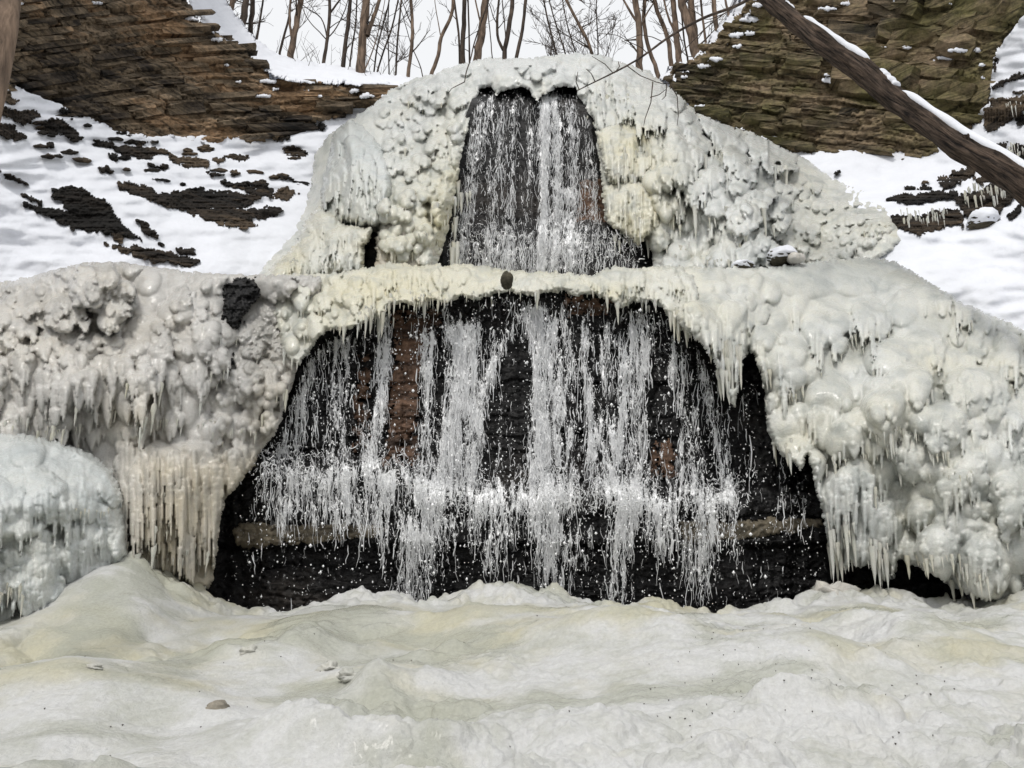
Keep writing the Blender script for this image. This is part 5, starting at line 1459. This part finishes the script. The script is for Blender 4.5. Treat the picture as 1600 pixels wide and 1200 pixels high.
LO_W = [(336, 940), (345, 850), (352, 800), (392, 742), (420, 700), (445, 650), (460, 600), (480, 550), (510, 525), (560, 512), (600, 484), (700, 470), (800, 458), (900, 460), (980, 478), (1030, 482), (1080, 525), (1130, 590), (1150, 650), (1165, 560), (1185, 575), (1196, 680), (1260, 730), (1285, 830), (1300, 900), (1290, 960), (1100, 975), (800, 960), (400, 975)]
def lo_splash(r, n):
    cen = np.array([420, 470, 530, 585, 640, 665, 700, 720, 745, 838, 850, 868, 895, 925, 960, 990, 1005, 1085, 1115, 1140])
    x = cen[r.randint(0, len(cen), n)] + r.normal(0, 15, n)
    y = lo_ledge(x) + 4 + np.abs(r.normal(0, 22, n)) * np.where(r.uniform(0, 1, n) < 0.35, -0.8, 1.0)
    an = r.uniform(0, 2 * math.pi, len(x))
    l = r.gamma(1.6, 2.6, len(x)) + 1.5
    return x, y, np.cos(an) * l * 0.8, np.sin(an) * l
waterfall('wide lower waterfall spraying white threads over black rock', LO_W, lo_dens, lo_front, 0.22, (0, 17, 1), 1101, 9500, 8000, 3200, lo_splash, 1.0,
          lambda x, y: 0.25 * sstep(460, 700, y) + 0.25 * sstep(740, 900, y))
UP_W = [(684, 440), (694, 390), (706, 340), (714, 290), (724, 230), (736, 180), (746, 142), (768, 132), (800, 134), (826, 136), (850, 138), (900, 134), (912, 168), (928, 200), (936, 260), (943, 345), (985, 348), (1004, 370), (1018, 404), (1022, 440)]
def up_splash(r, n):
    x = np.concatenate([r.uniform(700, 830, n // 3), r.uniform(845, 1005, n - n // 3)])
    y = r.normal(375, 22, n).clip(348, 425)
    an = r.uniform(0, 2 * math.pi, n)
    l = r.gamma(2.0, 2.2, n) + 1.5
    return x, y, np.cos(an) * l, np.sin(an) * l
waterfall('narrow upper waterfall running down black rock inside the ice hood', UP_W, up_dens, up_front, 0.25, (0.5, 24, 9), 1201, 5000, 2000, 500, up_splash, 0.62,
          lambda x, y: 0.2 * sstep(140, 300, y))

# ------------------------------------------------------------------ loose rocks and ice lumps
def boulder(name, px, py, w, h, dep, mat, label, cat, seed, cap=None, group=None, rough=0.18):
    r = np.random.RandomState(seed)
    nu, nv = 22, 14
    th = np.linspace(0, 2 * math.pi, nu, endpoint=False)
    ph = np.linspace(0.02, math.pi - 0.02, nv)
    TH, PH = np.meshgrid(th, ph)
    D = np.stack([np.sin(PH) * np.cos(TH), np.sin(PH) * np.sin(TH), np.cos(PH)], -1)
    k = 1 + rough * (fbm(D[..., 0] * 1.6 + seed, D[..., 2] * 1.6 + D[..., 1] * 1.3, 4, seed, 0.6))
    m = float(pxm(py, dep))
    V = D * k[..., None] * np.array([w / 2 * m, w / 2 * m * 0.9, h / 2 * m])
    c = U(px, py, dep)
    base = np.array([c[0], c[1], c[2] - h / 2 * m])
    V = V + np.array([0, 0, h / 2 * m])
    Q = []
    for j in range(nv - 1):
        for i in range(nu):
            Q.append((j * nu + i, (j + 1) * nu + i, (j + 1) * nu + (i + 1) % nu, j * nu + (i + 1) % nu))
    me_ = mesh_from(name, V.reshape(-1, 3), Q, attrs={'warm': np.full(nu * nv, 0.3), 'glassy': np.zeros(nu * nv)})
    o = obj(name, me_, M[mat], label=label, cat=cat, group=group)
    o.location = base
    if cap:
        sel = V[:int(nv * 0.72)].copy()
        sel = (sel - np.array([0, 0, h / 2 * m])) * np.array([1.02, 1.06, 1.08]) + np.array([0, -0.01, h / 2 * m + 0.035])
        n_ = sel.shape[0]
        Qc = [q for q in Q if max(q) < n_ * nu]
        me2 = mesh_from('snow_cap', sel.reshape(-1, 3), Qc)
        cp = obj('snow_cap', me2, M['snow'])
        cp.parent = o
    return o
boulder('boulder', 792, 438, 21, 28, 17.2, 'rock_grey', 'small round mossy stone frozen into the cream ice lip', 'rock', 1301)
boulder('boulder', 1222, 402, 46, 26, 19.4, 'rock_grey', 'snow capped grey boulder at the end of the middle ledge', 'boulder', 1302, cap=True)
boulder('boulder', 1243, 404, 28, 17, 19.1, 'ice_warm', 'small tan boulder beside the snow capped grey boulder', 'boulder', 1303)
boulder('boulder', 1160, 418, 34, 16, 19.0, 'rock_grey', 'low snowy stone on the ledge left of the snow capped boulder', 'boulder', 1304, cap=True)
boulder('boulder', 1536, 346, 46, 32, float(sr_front(1536, 352)) - 0.1, 'rock_grey', 'rounded boulder with icy snow cap under the terrace icicles', 'boulder', 1305, cap=True)
boulder('boulder', 1406, 360, 16, 14, 22.5, 'rock_grey', 'tiny round ice glazed stone at the end of the ice dome', 'boulder', 1306)
boulder('boulder', 340, 1106, 34, 22, hit_ground(340, 1106) + 0.04, 'hollow_grey', 'grey lump in place of a shallow hollow in the frozen pool', 'rock', 1307)  # grey lump added where the ice only has a shallow hollow
for k, (px, py, w, h, lb) in enumerate([(515, 1046, 34, 22, 'small white ice chunk on the frozen pool beside a longer chunk'), (550, 1056, 50, 20, 'longer white ice chunk lying on the frozen pool'), (390, 1018, 26, 16, 'pinkish ice knob on the frozen pool near the crest'),
                                        (142, 1044, 30, 10, 'low ice knob at the edge of the frozen pool'), (1300, 930, 66, 38, 'brownish ice chunk at the foot of the icicles')]):
    d = hit_ground(px, py) + 0.05 if py > 950 else 16.0
    boulder('ice_chunk', px, py, w, h, d, 'ice_ground' if k != 4 else 'ice_warm', lb, 'ice', 1320 + k, group='ice chunks on the frozen pool', rough=0.5)

# icicles under the right terraces
def icicle_row(parent, spots, front, seed):
    icicles(parent, lambda x, y: front(np.array(x), np.array(y)) - 0.36, spots, seed, 0.55)
icicle_row(slope_r, [(1396, 1500, 338, 22, 44), (1498, 1585, 300, 28, 40), (1572, 1604, 232, 24, 14), (1560, 1604, 165, 16, 10)], sr_front, 1401)

# ------------------------------------------------------------------ leaning log with snow on it
def px_path(pts):
    """pts: (px, py, depth, width px) -> centres and radii"""
    C = np.array([U(p[0], p[1], p[2]) for p in pts])
    r = np.array([p[3] * 0.5 * float(pxm(p[1], p[2])) for p in pts])
    return C, r
def resample(C, r, n):
    d = np.concatenate([[0], np.cumsum(np.linalg.norm(np.diff(C, axis=0), axis=1))])
    s_ = np.linspace(0, d[-1], n)
    return np.stack([np.interp(s_, d, C[:, k]) for k in range(3)], -1), np.interp(s_, d, r)
LOG = [(1090, -110, 21.2, 24), (1150, -50, 20.6, 28), (1195, -6, 20.0, 32), (1240, 32, 19.4, 36), (1290, 70, 18.8, 40), (1345, 108, 18.1, 46), (1400, 156, 17.4, 44), (1450, 190, 16.8, 46), (1500, 226, 16.2, 50), (1550, 255, 15.6, 54), (1600, 288, 15.0, 60), (1680, 340, 14.2, 64), (1760, 400, 13.5, 68)]
C, r_ = px_path(LOG)
C, r_ = resample(C, r_ * 0.84, 120)
V_, Q_ = tube(C, r_, 28)
Vr = V_.reshape(120, 28, 3)
ii, kk = np.meshgrid(np.arange(120), np.arange(28), indexing='ij')
an = kk / 28 * 2 * math.pi
ridge = 0.09 * np.abs(perlin(kk * 0.95, ii / 9.0, 1501)) + 0.06 * fbm(np.cos(an) * 1.5 + ii / 16, np.sin(an) * 1.5, 3, 1502)
knot = 0.28 * np.exp(-((ii - 47) / 4.0) ** 2) * np.exp(-((np.cos(an - 2.2) - 1) / 0.4) ** 2) + 0.2 * np.exp(-((ii - 74) / 3.0) ** 2) * np.exp(-((np.cos(an - 5.2) - 1) / 0.3) ** 2)
Vr = C[:, None] + (Vr - C[:, None]) * (1 + ridge * 3.0 - 0.16 + knot)[..., None]
log_root = empty('leaning_log', tuple(C[-1]), 'thick brown leaning log with snow on top, slanting before the mossy cliff', 'log')
s_al = np.concatenate([[0], np.cumsum(np.linalg.norm(np.diff(C, axis=0), axis=1))])
buv = np.stack([np.cos(an) * r_[:, None] * 1.6, np.sin(an) * r_[:, None] * 1.6, np.repeat(s_al[:, None], 28, 1)], -1)
under(obj('trunk', mesh_from('trunk', Vr.reshape(-1, 3), Q_, attrs={'buv': buv.reshape(-1, 3)}), M['bark_log']), log_root)
for (k_, ln_, dx_, dz_) in ((30, 0.5, -0.2, -0.5), (47, 0.35, 0.5, 0.5), (66, 0.6, 0.3, -0.6), (88, 0.3, -0.3, 0.7)):     # broken branch stubs
    p0 = C[k_]
    p1 = p0 + np.array([dx_, -0.35, dz_]) * (r_[k_] * 1.3 + 0.1 * ln_)
    Vs_, Qs_ = tube([p0, (p0 + p1) / 2, p1], [r_[k_] * 0.42, r_[k_] * 0.34, r_[k_] * 0.2], 8)
    under(obj('branch_stub', mesh_from('branch_stub', Vs_, Qs_, attrs={'buv': Vs_}), M['bark_log']), log_root)
lx = np.array([800 + F * c[0] / (c[1] * CP + (c[2] - CZ) * SP) for c in C])
for k, (xa, xb, tk) in enumerate([(1208, 1236, 0.6), (1241, 1349, 0.9), (1360, 1396, 0.75), (1397, 1640, 0.85), (1640, 1700, 0.8)]):
    sel = np.nonzero((lx >= xa) & (lx <= xb))[0]
    if len(sel) < 3:
        continue
    ctr, rr = C[sel], r_[sel]
    n = 40
    ctr, rr = resample(ctr, rr, n)
    tt = np.linspace(0, 1, n)
    pr = np.clip(np.minimum(tt, 1 - tt) * 9, 0, 1) ** 0.5 * tk * (0.85 + 0.3 * perlin(tt * 7 + k * 3, tt * 0, 1510 + k))
    up = np.array([0.14, -0.1, 1.0]); up /= np.linalg.norm(up)
    tg = np.gradient(ctr, axis=0); tg /= np.linalg.norm(tg, axis=1, keepdims=True)
    upn = up - (tg @ up)[:, None] * tg
    upn /= np.linalg.norm(upn, axis=1, keepdims=True)
    sd = np.cross(tg, upn)
    th = np.linspace(0, 2 * math.pi, 14, endpoint=False)
    q = ctr[:, None] + rr[:, None, None] * ((upn * 0.78)[:, None] + (np.cos(th)[None, :, None] * sd[:, None] * 0.72 + np.sin(th)[None, :, None] * upn[:, None] * 0.52 * 1.0) * pr[:, None, None])
    i = np.arange(n - 1)[:, None] * 14
    kk_ = np.arange(14)[None]
    Qs = np.stack([i + kk_, i + (kk_ + 1) % 14, i + 14 + (kk_ + 1) % 14, i + 14 + kk_], -1).reshape(-1, 4)
    under(obj('snow', mesh_from('snow', q.reshape(-1, 3), Qs), M['snow']), log_root)

# ------------------------------------------------------------------ trees on the brow
def grow(bag, start, direc, length, rad, level, rnd, minr):
    n = 5
    pts = [np.array(start, float)]
    d = np.array(direc, float)
    for q in range(n - 1):
        d = d + np.array([rnd.gauss(0, 0.13), rnd.gauss(0, 0.13), rnd.gauss(0.05, 0.10)])
        d /= np.linalg.norm(d)
        pts.append(pts[-1] + d * length / (n - 1))
    rr = np.linspace(rad, max(minr * 0.7, rad * 0.35), n)
    bag.add(*tube(pts, rr, 5 if level == 0 else 3))
    if level < 2:
        for q in range(rnd.randint(2, 4) + (1 if level == 0 else 0)):
            k = rnd.randint(1, n - 1)
            dd = d + np.array([rnd.uniform(-0.9, 0.9), rnd.uniform(-0.7, 0.7), rnd.uniform(-0.15, 0.6)])
            dd /= np.linalg.norm(dd)
            grow(bag, pts[k], dd, length * rnd.uniform(0.35, 0.65), max(minr, rr[k] * 0.55), level + 1, rnd, minr)

TREES = []
def tree(label, depth, path, w, mat='bark', fork=None, twigs=8, group='bare trees on the brow', seed=0, top=9.0):
    """path: pixels from the foot up to the frame edge; the trunk goes on above the frame"""
    rnd = random.Random(seed * 13 + 5)
    bag, crown = Bag(), Bag()
    trunk_bag = bag
    def limb(path, w0, w1, extra):
        nonlocal bag
        pts = [(p[0], p[1], depth + (rnd.uniform(-0.15, 0.15) if i else 0), w0 + (w1 - w0) * i / max(1, len(path) - 1)) for i, p in enumerate(path)]
        C, r = px_path(pts)
        # go on upwards beyond the picture
        d = C[-1] - C[-2]; d /= np.linalg.norm(d)
        d = d * 0.6 + np.array([0, 0, 0.4]); d /= np.linalg.norm(d)
        ex, er = [C[-1]], [r[-1]]
        for q in range(4):
            d = d + np.array([rnd.gauss(0, 0.05), rnd.gauss(0, 0.05), 0.05]); d /= np.linalg.norm(d)
            ex.append(ex[-1] + d * extra / 4); er.append(max(0.012, r[-1] * (1 - (q + 1) / 4.4)))
        if bag is trunk_bag:
            C = np.concatenate([[C[0] - np.array([0, 0, 0.9])], C, ex[1:]])
            r = np.concatenate([[r[0] * 1.15], r, er[1:]])
        else:
            C = np.concatenate([C, ex[1:]])
            r = np.concatenate([r, er[1:]])
        n = max(16, len(C) * 4)
        d_ = np.concatenate([[0], np.cumsum(np.linalg.norm(np.diff(C, axis=0), axis=1))])
        s_ = np.linspace(0, d_[-1], n)
        C2 = np.stack([np.interp(s_, d_, C[:, k]) for k in range(3)], -1)
        # soften the corners
        for _ in range(2):
            C2[1:-1] = 0.25 * C2[:-2] + 0.5 * C2[1:-1] + 0.25 * C2[2:]
        r2 = np.interp(s_, d_, r)
        r2 = r2 * (1 + 0.06 * np.array([rnd.uniform(-1, 1) for _ in range(n)]))
        C2[1:-1] += np.array([[rnd.gauss(0, 0.12), rnd.gauss(0, 0.12), 0] for _ in range(n - 2)]) * r2[1:-1, None]
        bag.add(*tube(C2, r2, 9))
        return C2, r2
    C2, r2 = limb(path, w, w * 0.82, top)
    limbs = [(C2, r2)]
    main_bag, limb_bags = bag, []
    for fk in (fork or []):
        bag = Bag()
        limbs.append(limb(fk[0], fk[1], fk[1] * 0.7, top * 0.6))
        limb_bags.append(bag)
    bag = main_bag
    m = float(pxm(60, depth))
    for q in range(int(twigs * 1.7)):
        Cq, rq = limbs[rnd.randrange(len(limbs))]
        n = len(Cq)
        k = rnd.randint(int(n * 0.12), n - 2)
        an = rnd.uniform(0, 6.283)
        d = np.array([math.cos(an), 0.5 * math.sin(an), rnd.uniform(0.15, 0.9)]); d /= np.linalg.norm(d)
        grow(crown, Cq[k], d, rnd.uniform(0.7, 2.0), min(rq[k] * 0.45, 0.05), 0, rnd, 0.35 * m)
    root = empty('tree', tuple(C2[0]), label, 'tree', group)
    tk = under(obj('trunk', bag.mesh('trunk'), M[mat]), root)
    for lb_ in limb_bags:
        ob = obj('limb', lb_.mesh('limb'), M[mat])
        ob.parent = tk
        ob.matrix_parent_inverse = mathutils.Matrix()
    if crown.n:
        under(obj('crown', crown.mesh('crown'), M['bark_dark']), root)
    TREES.append(root)

LG = 'bare trees above the brown cliff'
CG = 'bare trees behind the ice dome'
RG = 'bare trees above the mossy cliff'
T = [
    ('short visible trunk leaving the frame at the upper end of the snowy brow', 31, [(357, 24), (362, 8), (366, -12)], 9, 'bark', None, 6, LG),
    ('dark trunk, second along the snowy brow from the brown cliff top', 31.5, [(377, 44), (382, 18), (387, -12)], 11, 'bark_dark', None, 8, LG),
    ('dark trunk standing just behind the second brow trunk', 32.2, [(391, 54), (393, 24), (396, -12)], 8, 'bark_dark', None, 8, LG),
    ('thin sapling standing on open snow in front of the dark brow trunks', 32, [(397, 78), (394, 52), (391, 22), (393, -10)], 3, 'bark_dark', None, 9, LG),
    ('thin sapling just beyond the dark trunk pair on the upper brow', 33, [(401, 60), (407, 30), (412, -10)], 3.4, 'bark_dark', None, 9, LG),
    ('thin crooked sapling beside the rightward leaning brown trunk on the brow', 33, [(436, 88), (442, 60), (452, 30), (454, -10)], 4, 'bark_dark', None, 9, LG),
    ('brown trunk leaning rightwards on the snowy brow, foot deep in snow', 31, [(453, 92), (457, 68), (463, 36), (473, -12)], 10.5, 'bark', [([(456, 60), (453, 40), (452, 10), (458, -12)], 4)], 10, LG),
    ('dark slender tree with spreading low branches on the snowy brow', 31.5, [(504, 102), (509, 78), (513, 50), (516, 18), (514, -12)], 5.6, 'bark_dark', [([(516, 20), (524, 10), (536, -8)], 3.4), ([(511, 60), (506, 34), (496, 20), (482, 16)], 2.2), ([(510, 62), (500, 50), (488, 40), (476, 22)], 1.8), ([(511, 60), (522, 50), (534, 28), (540, 14)], 2.0), ([(513, 46), (524, 36), (538, 30)], 1.6)], 12, LG),
    ('straight dark trunk next to the thickest trunk on the snowy brow', 31.5, [(535, 110), (541, 62), (545, 28), (548, -12)], 7, 'bark_dark', None, 6, LG),
    ('thin sapling between the straight dark trunk and the thickest brow trunk', 32, [(546, 110), (548, 88), (553, 55), (556, 40), (558, -10)], 2.8, 'bark_dark', None, 8, LG),
    ('thickest straight brown trunk on the snowy brow with a forked limb', 31, [(562, 114), (566, 70), (569, 34), (573, -12)], 14.5, 'bark', [([(574, 56), (580, 36), (588, 16), (595, -10)], 7.5), ([(570, 108), (578, 92), (588, 62)], 2.4)], 8, LG),
    ('most slanting of the saplings between thickest trunk and bent grey trunk', 32.5, [(588, 116), (596, 90), (606, 62), (614, 40), (624, -8)], 3, 'bark_dark', None, 12, LG),
    ('thin sapling rising nearest to the forked limb of the thickest brow trunk', 33, [(584, 114), (588, 80), (598, 40), (606, 12), (610, -8)], 2.6, 'bark_dark', None, 12, LG),
    ('finest upright sapling midway between thickest trunk and bent grey trunk', 33, [(608, 118), (607, 80), (606, 40), (608, -8)], 2.2, 'bark_dark', None, 10, LG),
    ('slim sapling just before the bent grey trunk at the brow end', 32, [(618, 121), (620, 80), (623, 40), (628, -8)], 3.2, 'bark_dark', None, 10, LG),
    ('bent grey trunk standing at the end of the snowy brow', 31.5, [(636, 126), (641, 90), (646, 45), (643, 20), (641, -12)], 6, 'bark', None, 4, LG),
    ('short leaning sapling between the bent grey trunk and the curving trunk', 33, [(663, 125), (655, 95), (645, 80)], 1.8, 'bark_dark', None, 3, CG),
    ('curving S shaped trunk left of the ice dome top', 31, [(671, 122), (680, 102), (687, 78), (688, 56), (700, 38), (708, 18), (709, -12)], 6.4, 'bark', [([(688, 54), (684, 30), (680, 10)], 1.8)], 2, CG),
    ('slim sapling hugging the straight dark trunk left of the dome summit', 33, [(719, 110), (717, 50), (711, 14), (709, -10)], 3.6, 'bark_dark', None, 5, CG),
    ('straight dark trunk rising left of the dome summit', 32, [(723, 108), (723, 60), (725, 26), (727, -12)], 8, 'bark_dark', None, 4, CG),
    ('thin sapling between the straight dark and thick brown summit trunks', 33, [(734, 106), (733, 50), (731, -10)], 3, 'bark_dark', None, 8, CG),
    ('thick brown trunk rising behind the dome summit', 31.5, [(744, 104), (750, 64), (755, 34), (760, -12)], 13, 'bark', [([(752, 40), (746, 16), (741, -8)], 3)], 5, CG),
    ('faint thin sapling between thick brown and forked summit trunks', 34, [(770, 100), (766, 50), (762, 20)], 1.8, 'bark_dark', None, 6, CG),
    ('forked dark trunk dividing low above the dome summit', 31.5, [(787, 98), (788, 76), (797, 40), (802, -12)], 8, 'bark_dark', [([(786, 78), (778, 64), (776, 34), (781, -10)], 5), ([(790, 60), (788, 30), (784, -8)], 2.0)], 3, CG),
    ('dark trunk leaning outwards beside the forked trunk', 31.5, [(803, 98), (813, 66), (818, 36), (823, -12)], 6, 'bark_dark', None, 2, CG),
    ('leftmost of the thin saplings left of the slender leaning trunk', 33, [(873, 98), (862, 56), (854, 24), (848, -8)], 3, 'bark_dark', None, 14, CG),
    ('second of the thin saplings left of the slender leaning trunk', 33, [(888, 98), (876, 60), (864, 24), (856, -8)], 2.4, 'bark_dark', None, 14, CG),
    ('third and shortest sapling left of the slender leaning trunk', 34, [(905, 98), (892, 60), (884, 30)], 2.2, 'bark_dark', None, 14, CG),
    ('upright sapling just right of the slender leaning trunk foot', 34, [(935, 98), (934, 60), (931, 10)], 2.2, 'bark_dark', None, 14, CG),
    ('slender trunk leaning leftwards over the dome summit', 32, [(930, 96), (916, 58), (900, 30), (880, -8)], 5.4, 'bark', None, 8, CG),
    ('stout brown trunk rising behind the right shoulder of the dome', 31.5, [(999, 108), (1000, 70), (998, 36), (990, -12)], 11, 'bark', [([(994, 32), (984, 18), (972, -4)], 4.4), ([(1002, 40), (1010, 20), (1024, 2)], 3)], 8, CG),
    ('trunk bending away beside the stout trunk at the dome shoulder', 32, [(1032, 128), (1020, 94), (1010, 66), (1005, 34), (1008, -8)], 7, 'bark', None, 6, CG),
    ('slim trunk leaning leftwards nearest the mossy cliff corner', 32, [(1050, 118), (1047, 78), (1040, 46), (1026, 18), (1020, -12)], 7.5, 'bark', None, 8, RG),
    ('straight brown trunk between slim and thick trunks above the mossy cliff', 31.5, [(1063, 112), (1059, 70), (1054, 30), (1050, -12)], 10, 'bark', [([(1054, 50), (1044, 28), (1036, -6)], 4)], 6, RG),
    ('thickest brown trunk leaning leftwards above the mossy cliff', 31, [(1090, 98), (1084, 66), (1074, 34), (1060, -12)], 15, 'bark', None, 6, RG),
    ('upright trunk crossing behind the thickest leaning trunk', 32.5, [(1088, 84), (1084, 46), (1078, -12)], 11, 'bark', None, 5, RG),
    ('thin sapling right of the thickest leaning trunk above the mossy cliff', 32, [(1104, 72), (1098, 34), (1094, -10)], 4, 'bark', None, 6, RG),
    ('straight trunk standing on the snowy top of the mossy cliff', 31, [(1122, 58), (1117, 24), (1113, -12)], 8, 'bark', None, 5, RG),
    ('thin sapling nearest the leaning log on the mossy cliff top', 31, [(1142, 36), (1136, 14), (1132, -10)], 4, 'bark', None, 5, RG),
    ('dark thin sapling between straight and thickest trunks above the mossy cliff', 33, [(1076, 100), (1068, 60), (1064, 10)], 3, 'bark_dark', None, 8, RG),
]
for k, (lb, dp, pa, w, mt, fk, tw, gr) in enumerate(T):
    tree(lb, dp, pa, w, mt, fk, tw, gr, seed=k)

# a near trunk leaning in at the left edge of the picture
C, r_ = px_path([(-60, 330, 9.0, 50), (-30, 200, 9.2, 46), (-8, 110, 9.4, 43), (6, 40, 9.5, 40), (14, -40, 9.7, 38), (22, -160, 10, 34), (30, -400, 10.5, 28)])
C, r_ = resample(C, r_, 50)
C = np.concatenate([[[C[0][0] - 0.9, C[0][1] - 0.1, 0.6]], C]); r_ = np.concatenate([[r_[0] * 1.5], r_])
root = empty('tree', tuple(C[0]), 'near grey brown trunk cut by the upper left edge of the picture', 'tree')
V_, Q_ = tube(C, r_, 18)
under(obj('trunk', mesh_from('trunk', V_, Q_), M['bark']), root)
bag = Bag(); rn = random.Random(3)
for q in range(6):
    grow(bag, C[-1 - q * 2], np.array([rn.uniform(-.6, .1), rn.uniform(-.6, .2), 0.7]), 2.5, 0.06, 0, rn, 0.01)
under(obj('crown', bag.mesh('crown'), M['bark_dark']), root)

# ------------------------------------------------------------------ overhanging branches
def branch(label, d0, main, twigs, w0, w1):
    bag = Bag()
    pts = [(p[0], p[1], d0, w0 + (w1 - w0) * i / (len(main) - 1)) for i, p in enumerate(main)]
    C, r = px_path(pts)
    C, r = resample(C, r, 30)
    for _ in range(2):
        C[1:-1] = 0.25 * C[:-2] + 0.5 * C[1:-1] + 0.25 * C[2:]
    root = empty('overhanging_branch', tuple(C[0]), label, 'branch', 'bare branches hanging before the falls')
    under(obj('stem', mesh_from('stem', *tube(C, r, 6)), M['bark_dark']), root)
    for tw in twigs:
        Ct, rt = px_path([(p[0], p[1], d0 + 0.02 * i, 1.9 - 0.9 * i / (len(tw) - 1)) for i, p in enumerate(tw)])
        Ct, rt = resample(Ct, rt, 14)
        under(obj('twig', mesh_from('twig', *tube(Ct, rt, 4)), M['bark_dark']), root)
branch('long bare dark branch with hanging twigs crossing the dome shoulder', 17.0,
       [(1300, -90), (1220, -40), (1155, 10), (1110, 22), (1075, 40), (1040, 60), (1010, 85), (980, 103), (950, 118), (925, 130), (903, 141)],
       [[(980, 103), (1000, 118), (1030, 130), (1060, 132), (1085, 138)], [(1020, 128), (1017, 160), (1008, 185), (1006, 196)], [(1042, 131), (1040, 150), (1034, 156)], [(1048, 133), (1058, 150), (1060, 180), (1058, 196)], [(958, 114), (945, 100), (925, 88)], [(930, 128), (924, 115), (916, 108)], [(1016, 152), (1030, 148), (1040, 140)],
        [(905, 140), (900, 128), (903, 112)], [(1035, 65), (1020, 58), (1000, 54), (980, 62)], [(1060, 50), (1068, 72), (1062, 92)], [(1012, 84), (1002, 74), (984, 66), (965, 55), (935, 52)], [(995, 95), (1004, 112)], [(962, 112), (968, 104), (966, 96)]], 6.5, 1.6)
branch('single thin pale twig dangling left of the upper waterfall', 16.0, [(775, -40), (762, 6), (750, 40), (740, 70), (735, 95), (728, 112), (726, 128)],
       [[(726, 128), (716, 133), (706, 138), (700, 146)], [(740, 70), (744, 84), (742, 92)]], 2.6, 1.6)
branch('fine straight twig slanting above the mossy cliff corner', 16.5, [(1200, -30), (1160, 4), (1130, 22), (1100, 46), (1075, 72), (1064, 84)], [[(1130, 22), (1110, 30), (1096, 30)], [(1100, 46), (1090, 62)]], 2.6, 1.2)

# thin brush on the left brow
bag = Bag(); rn = random.Random(12)
for q in range(34):
    t_ = rn.random()
    px, py = np.interp(t_, [0, .3, 1], [330, 400, 640]), np.interp(t_, [0, .3, 1], [-4, 74, 124])
    p = U(px + rn.uniform(-8, 8), py + rn.uniform(-4, 6), rn.uniform(30, 33))
    grow(bag, p - np.array([0, 0, 0.2]), np.array([rn.uniform(-.6, .6), rn.uniform(-.3, .3), 0.8]), rn.uniform(0.6, 1.5), 0.014, 1, rn, 0.008)
obj('undergrowth', bag.mesh('undergrowth'), M['bark_dark'], label='fine leafless brush along the snowy brow above the brown cliff', kind='stuff')
bag = Bag(); rn = random.Random(14)
for q in range(26):
    px = rn.uniform(855, 960)
    p = U(px, 100, rn.uniform(31, 33))
    grow(bag, p, np.array([rn.uniform(-.5, .3), rn.uniform(-.3, .3), 0.8]), rn.uniform(0.8, 2.0), 0.016, 0, rn, 0.009)
obj('undergrowth', bag.mesh('undergrowth'), M['bark_dark'], label='fine leafless brush showing above the dome summit', kind='stuff')

# bits of leaf and bark on the frozen pool
rn = np.random.RandomState(77)
Vd, Td = [], []
for q in range(110):
    px, py = (rn.uniform(1000, 1500), rn.uniform(1030, 1190)) if q < 85 else (rn.uniform(60, 900), rn.uniform(990, 1190))
    p = on_ground(px, py)
    z = pool_z(p[0], p[1]) + 0.006
    s_ = rn.uniform(0.003, 0.010)
    a_ = rn.uniform(0, 6.28, 3).cumsum()
    n0 = len(Vd)
    for an in (0, 2.1, 4.2):
        Vd.append((p[0] + s_ * math.cos(an + a_[0]) * 1.6, p[1] + s_ * math.sin(an + a_[0]), z + rn.uniform(0, 0.012)))
    Vd.append((p[0], p[1], z - 0.01))
    Td += [(n0, n0 + 1, n0 + 2), (n0, n0 + 1, n0 + 3), (n0 + 1, n0 + 2, n0 + 3), (n0 + 2, n0, n0 + 3)]
obj('leaf_litter', mesh_from('leaf_litter', Vd, None, Td, smooth=False), M['debris'], label='specks of dark leaf litter scattered on the frozen pool', kind='stuff')
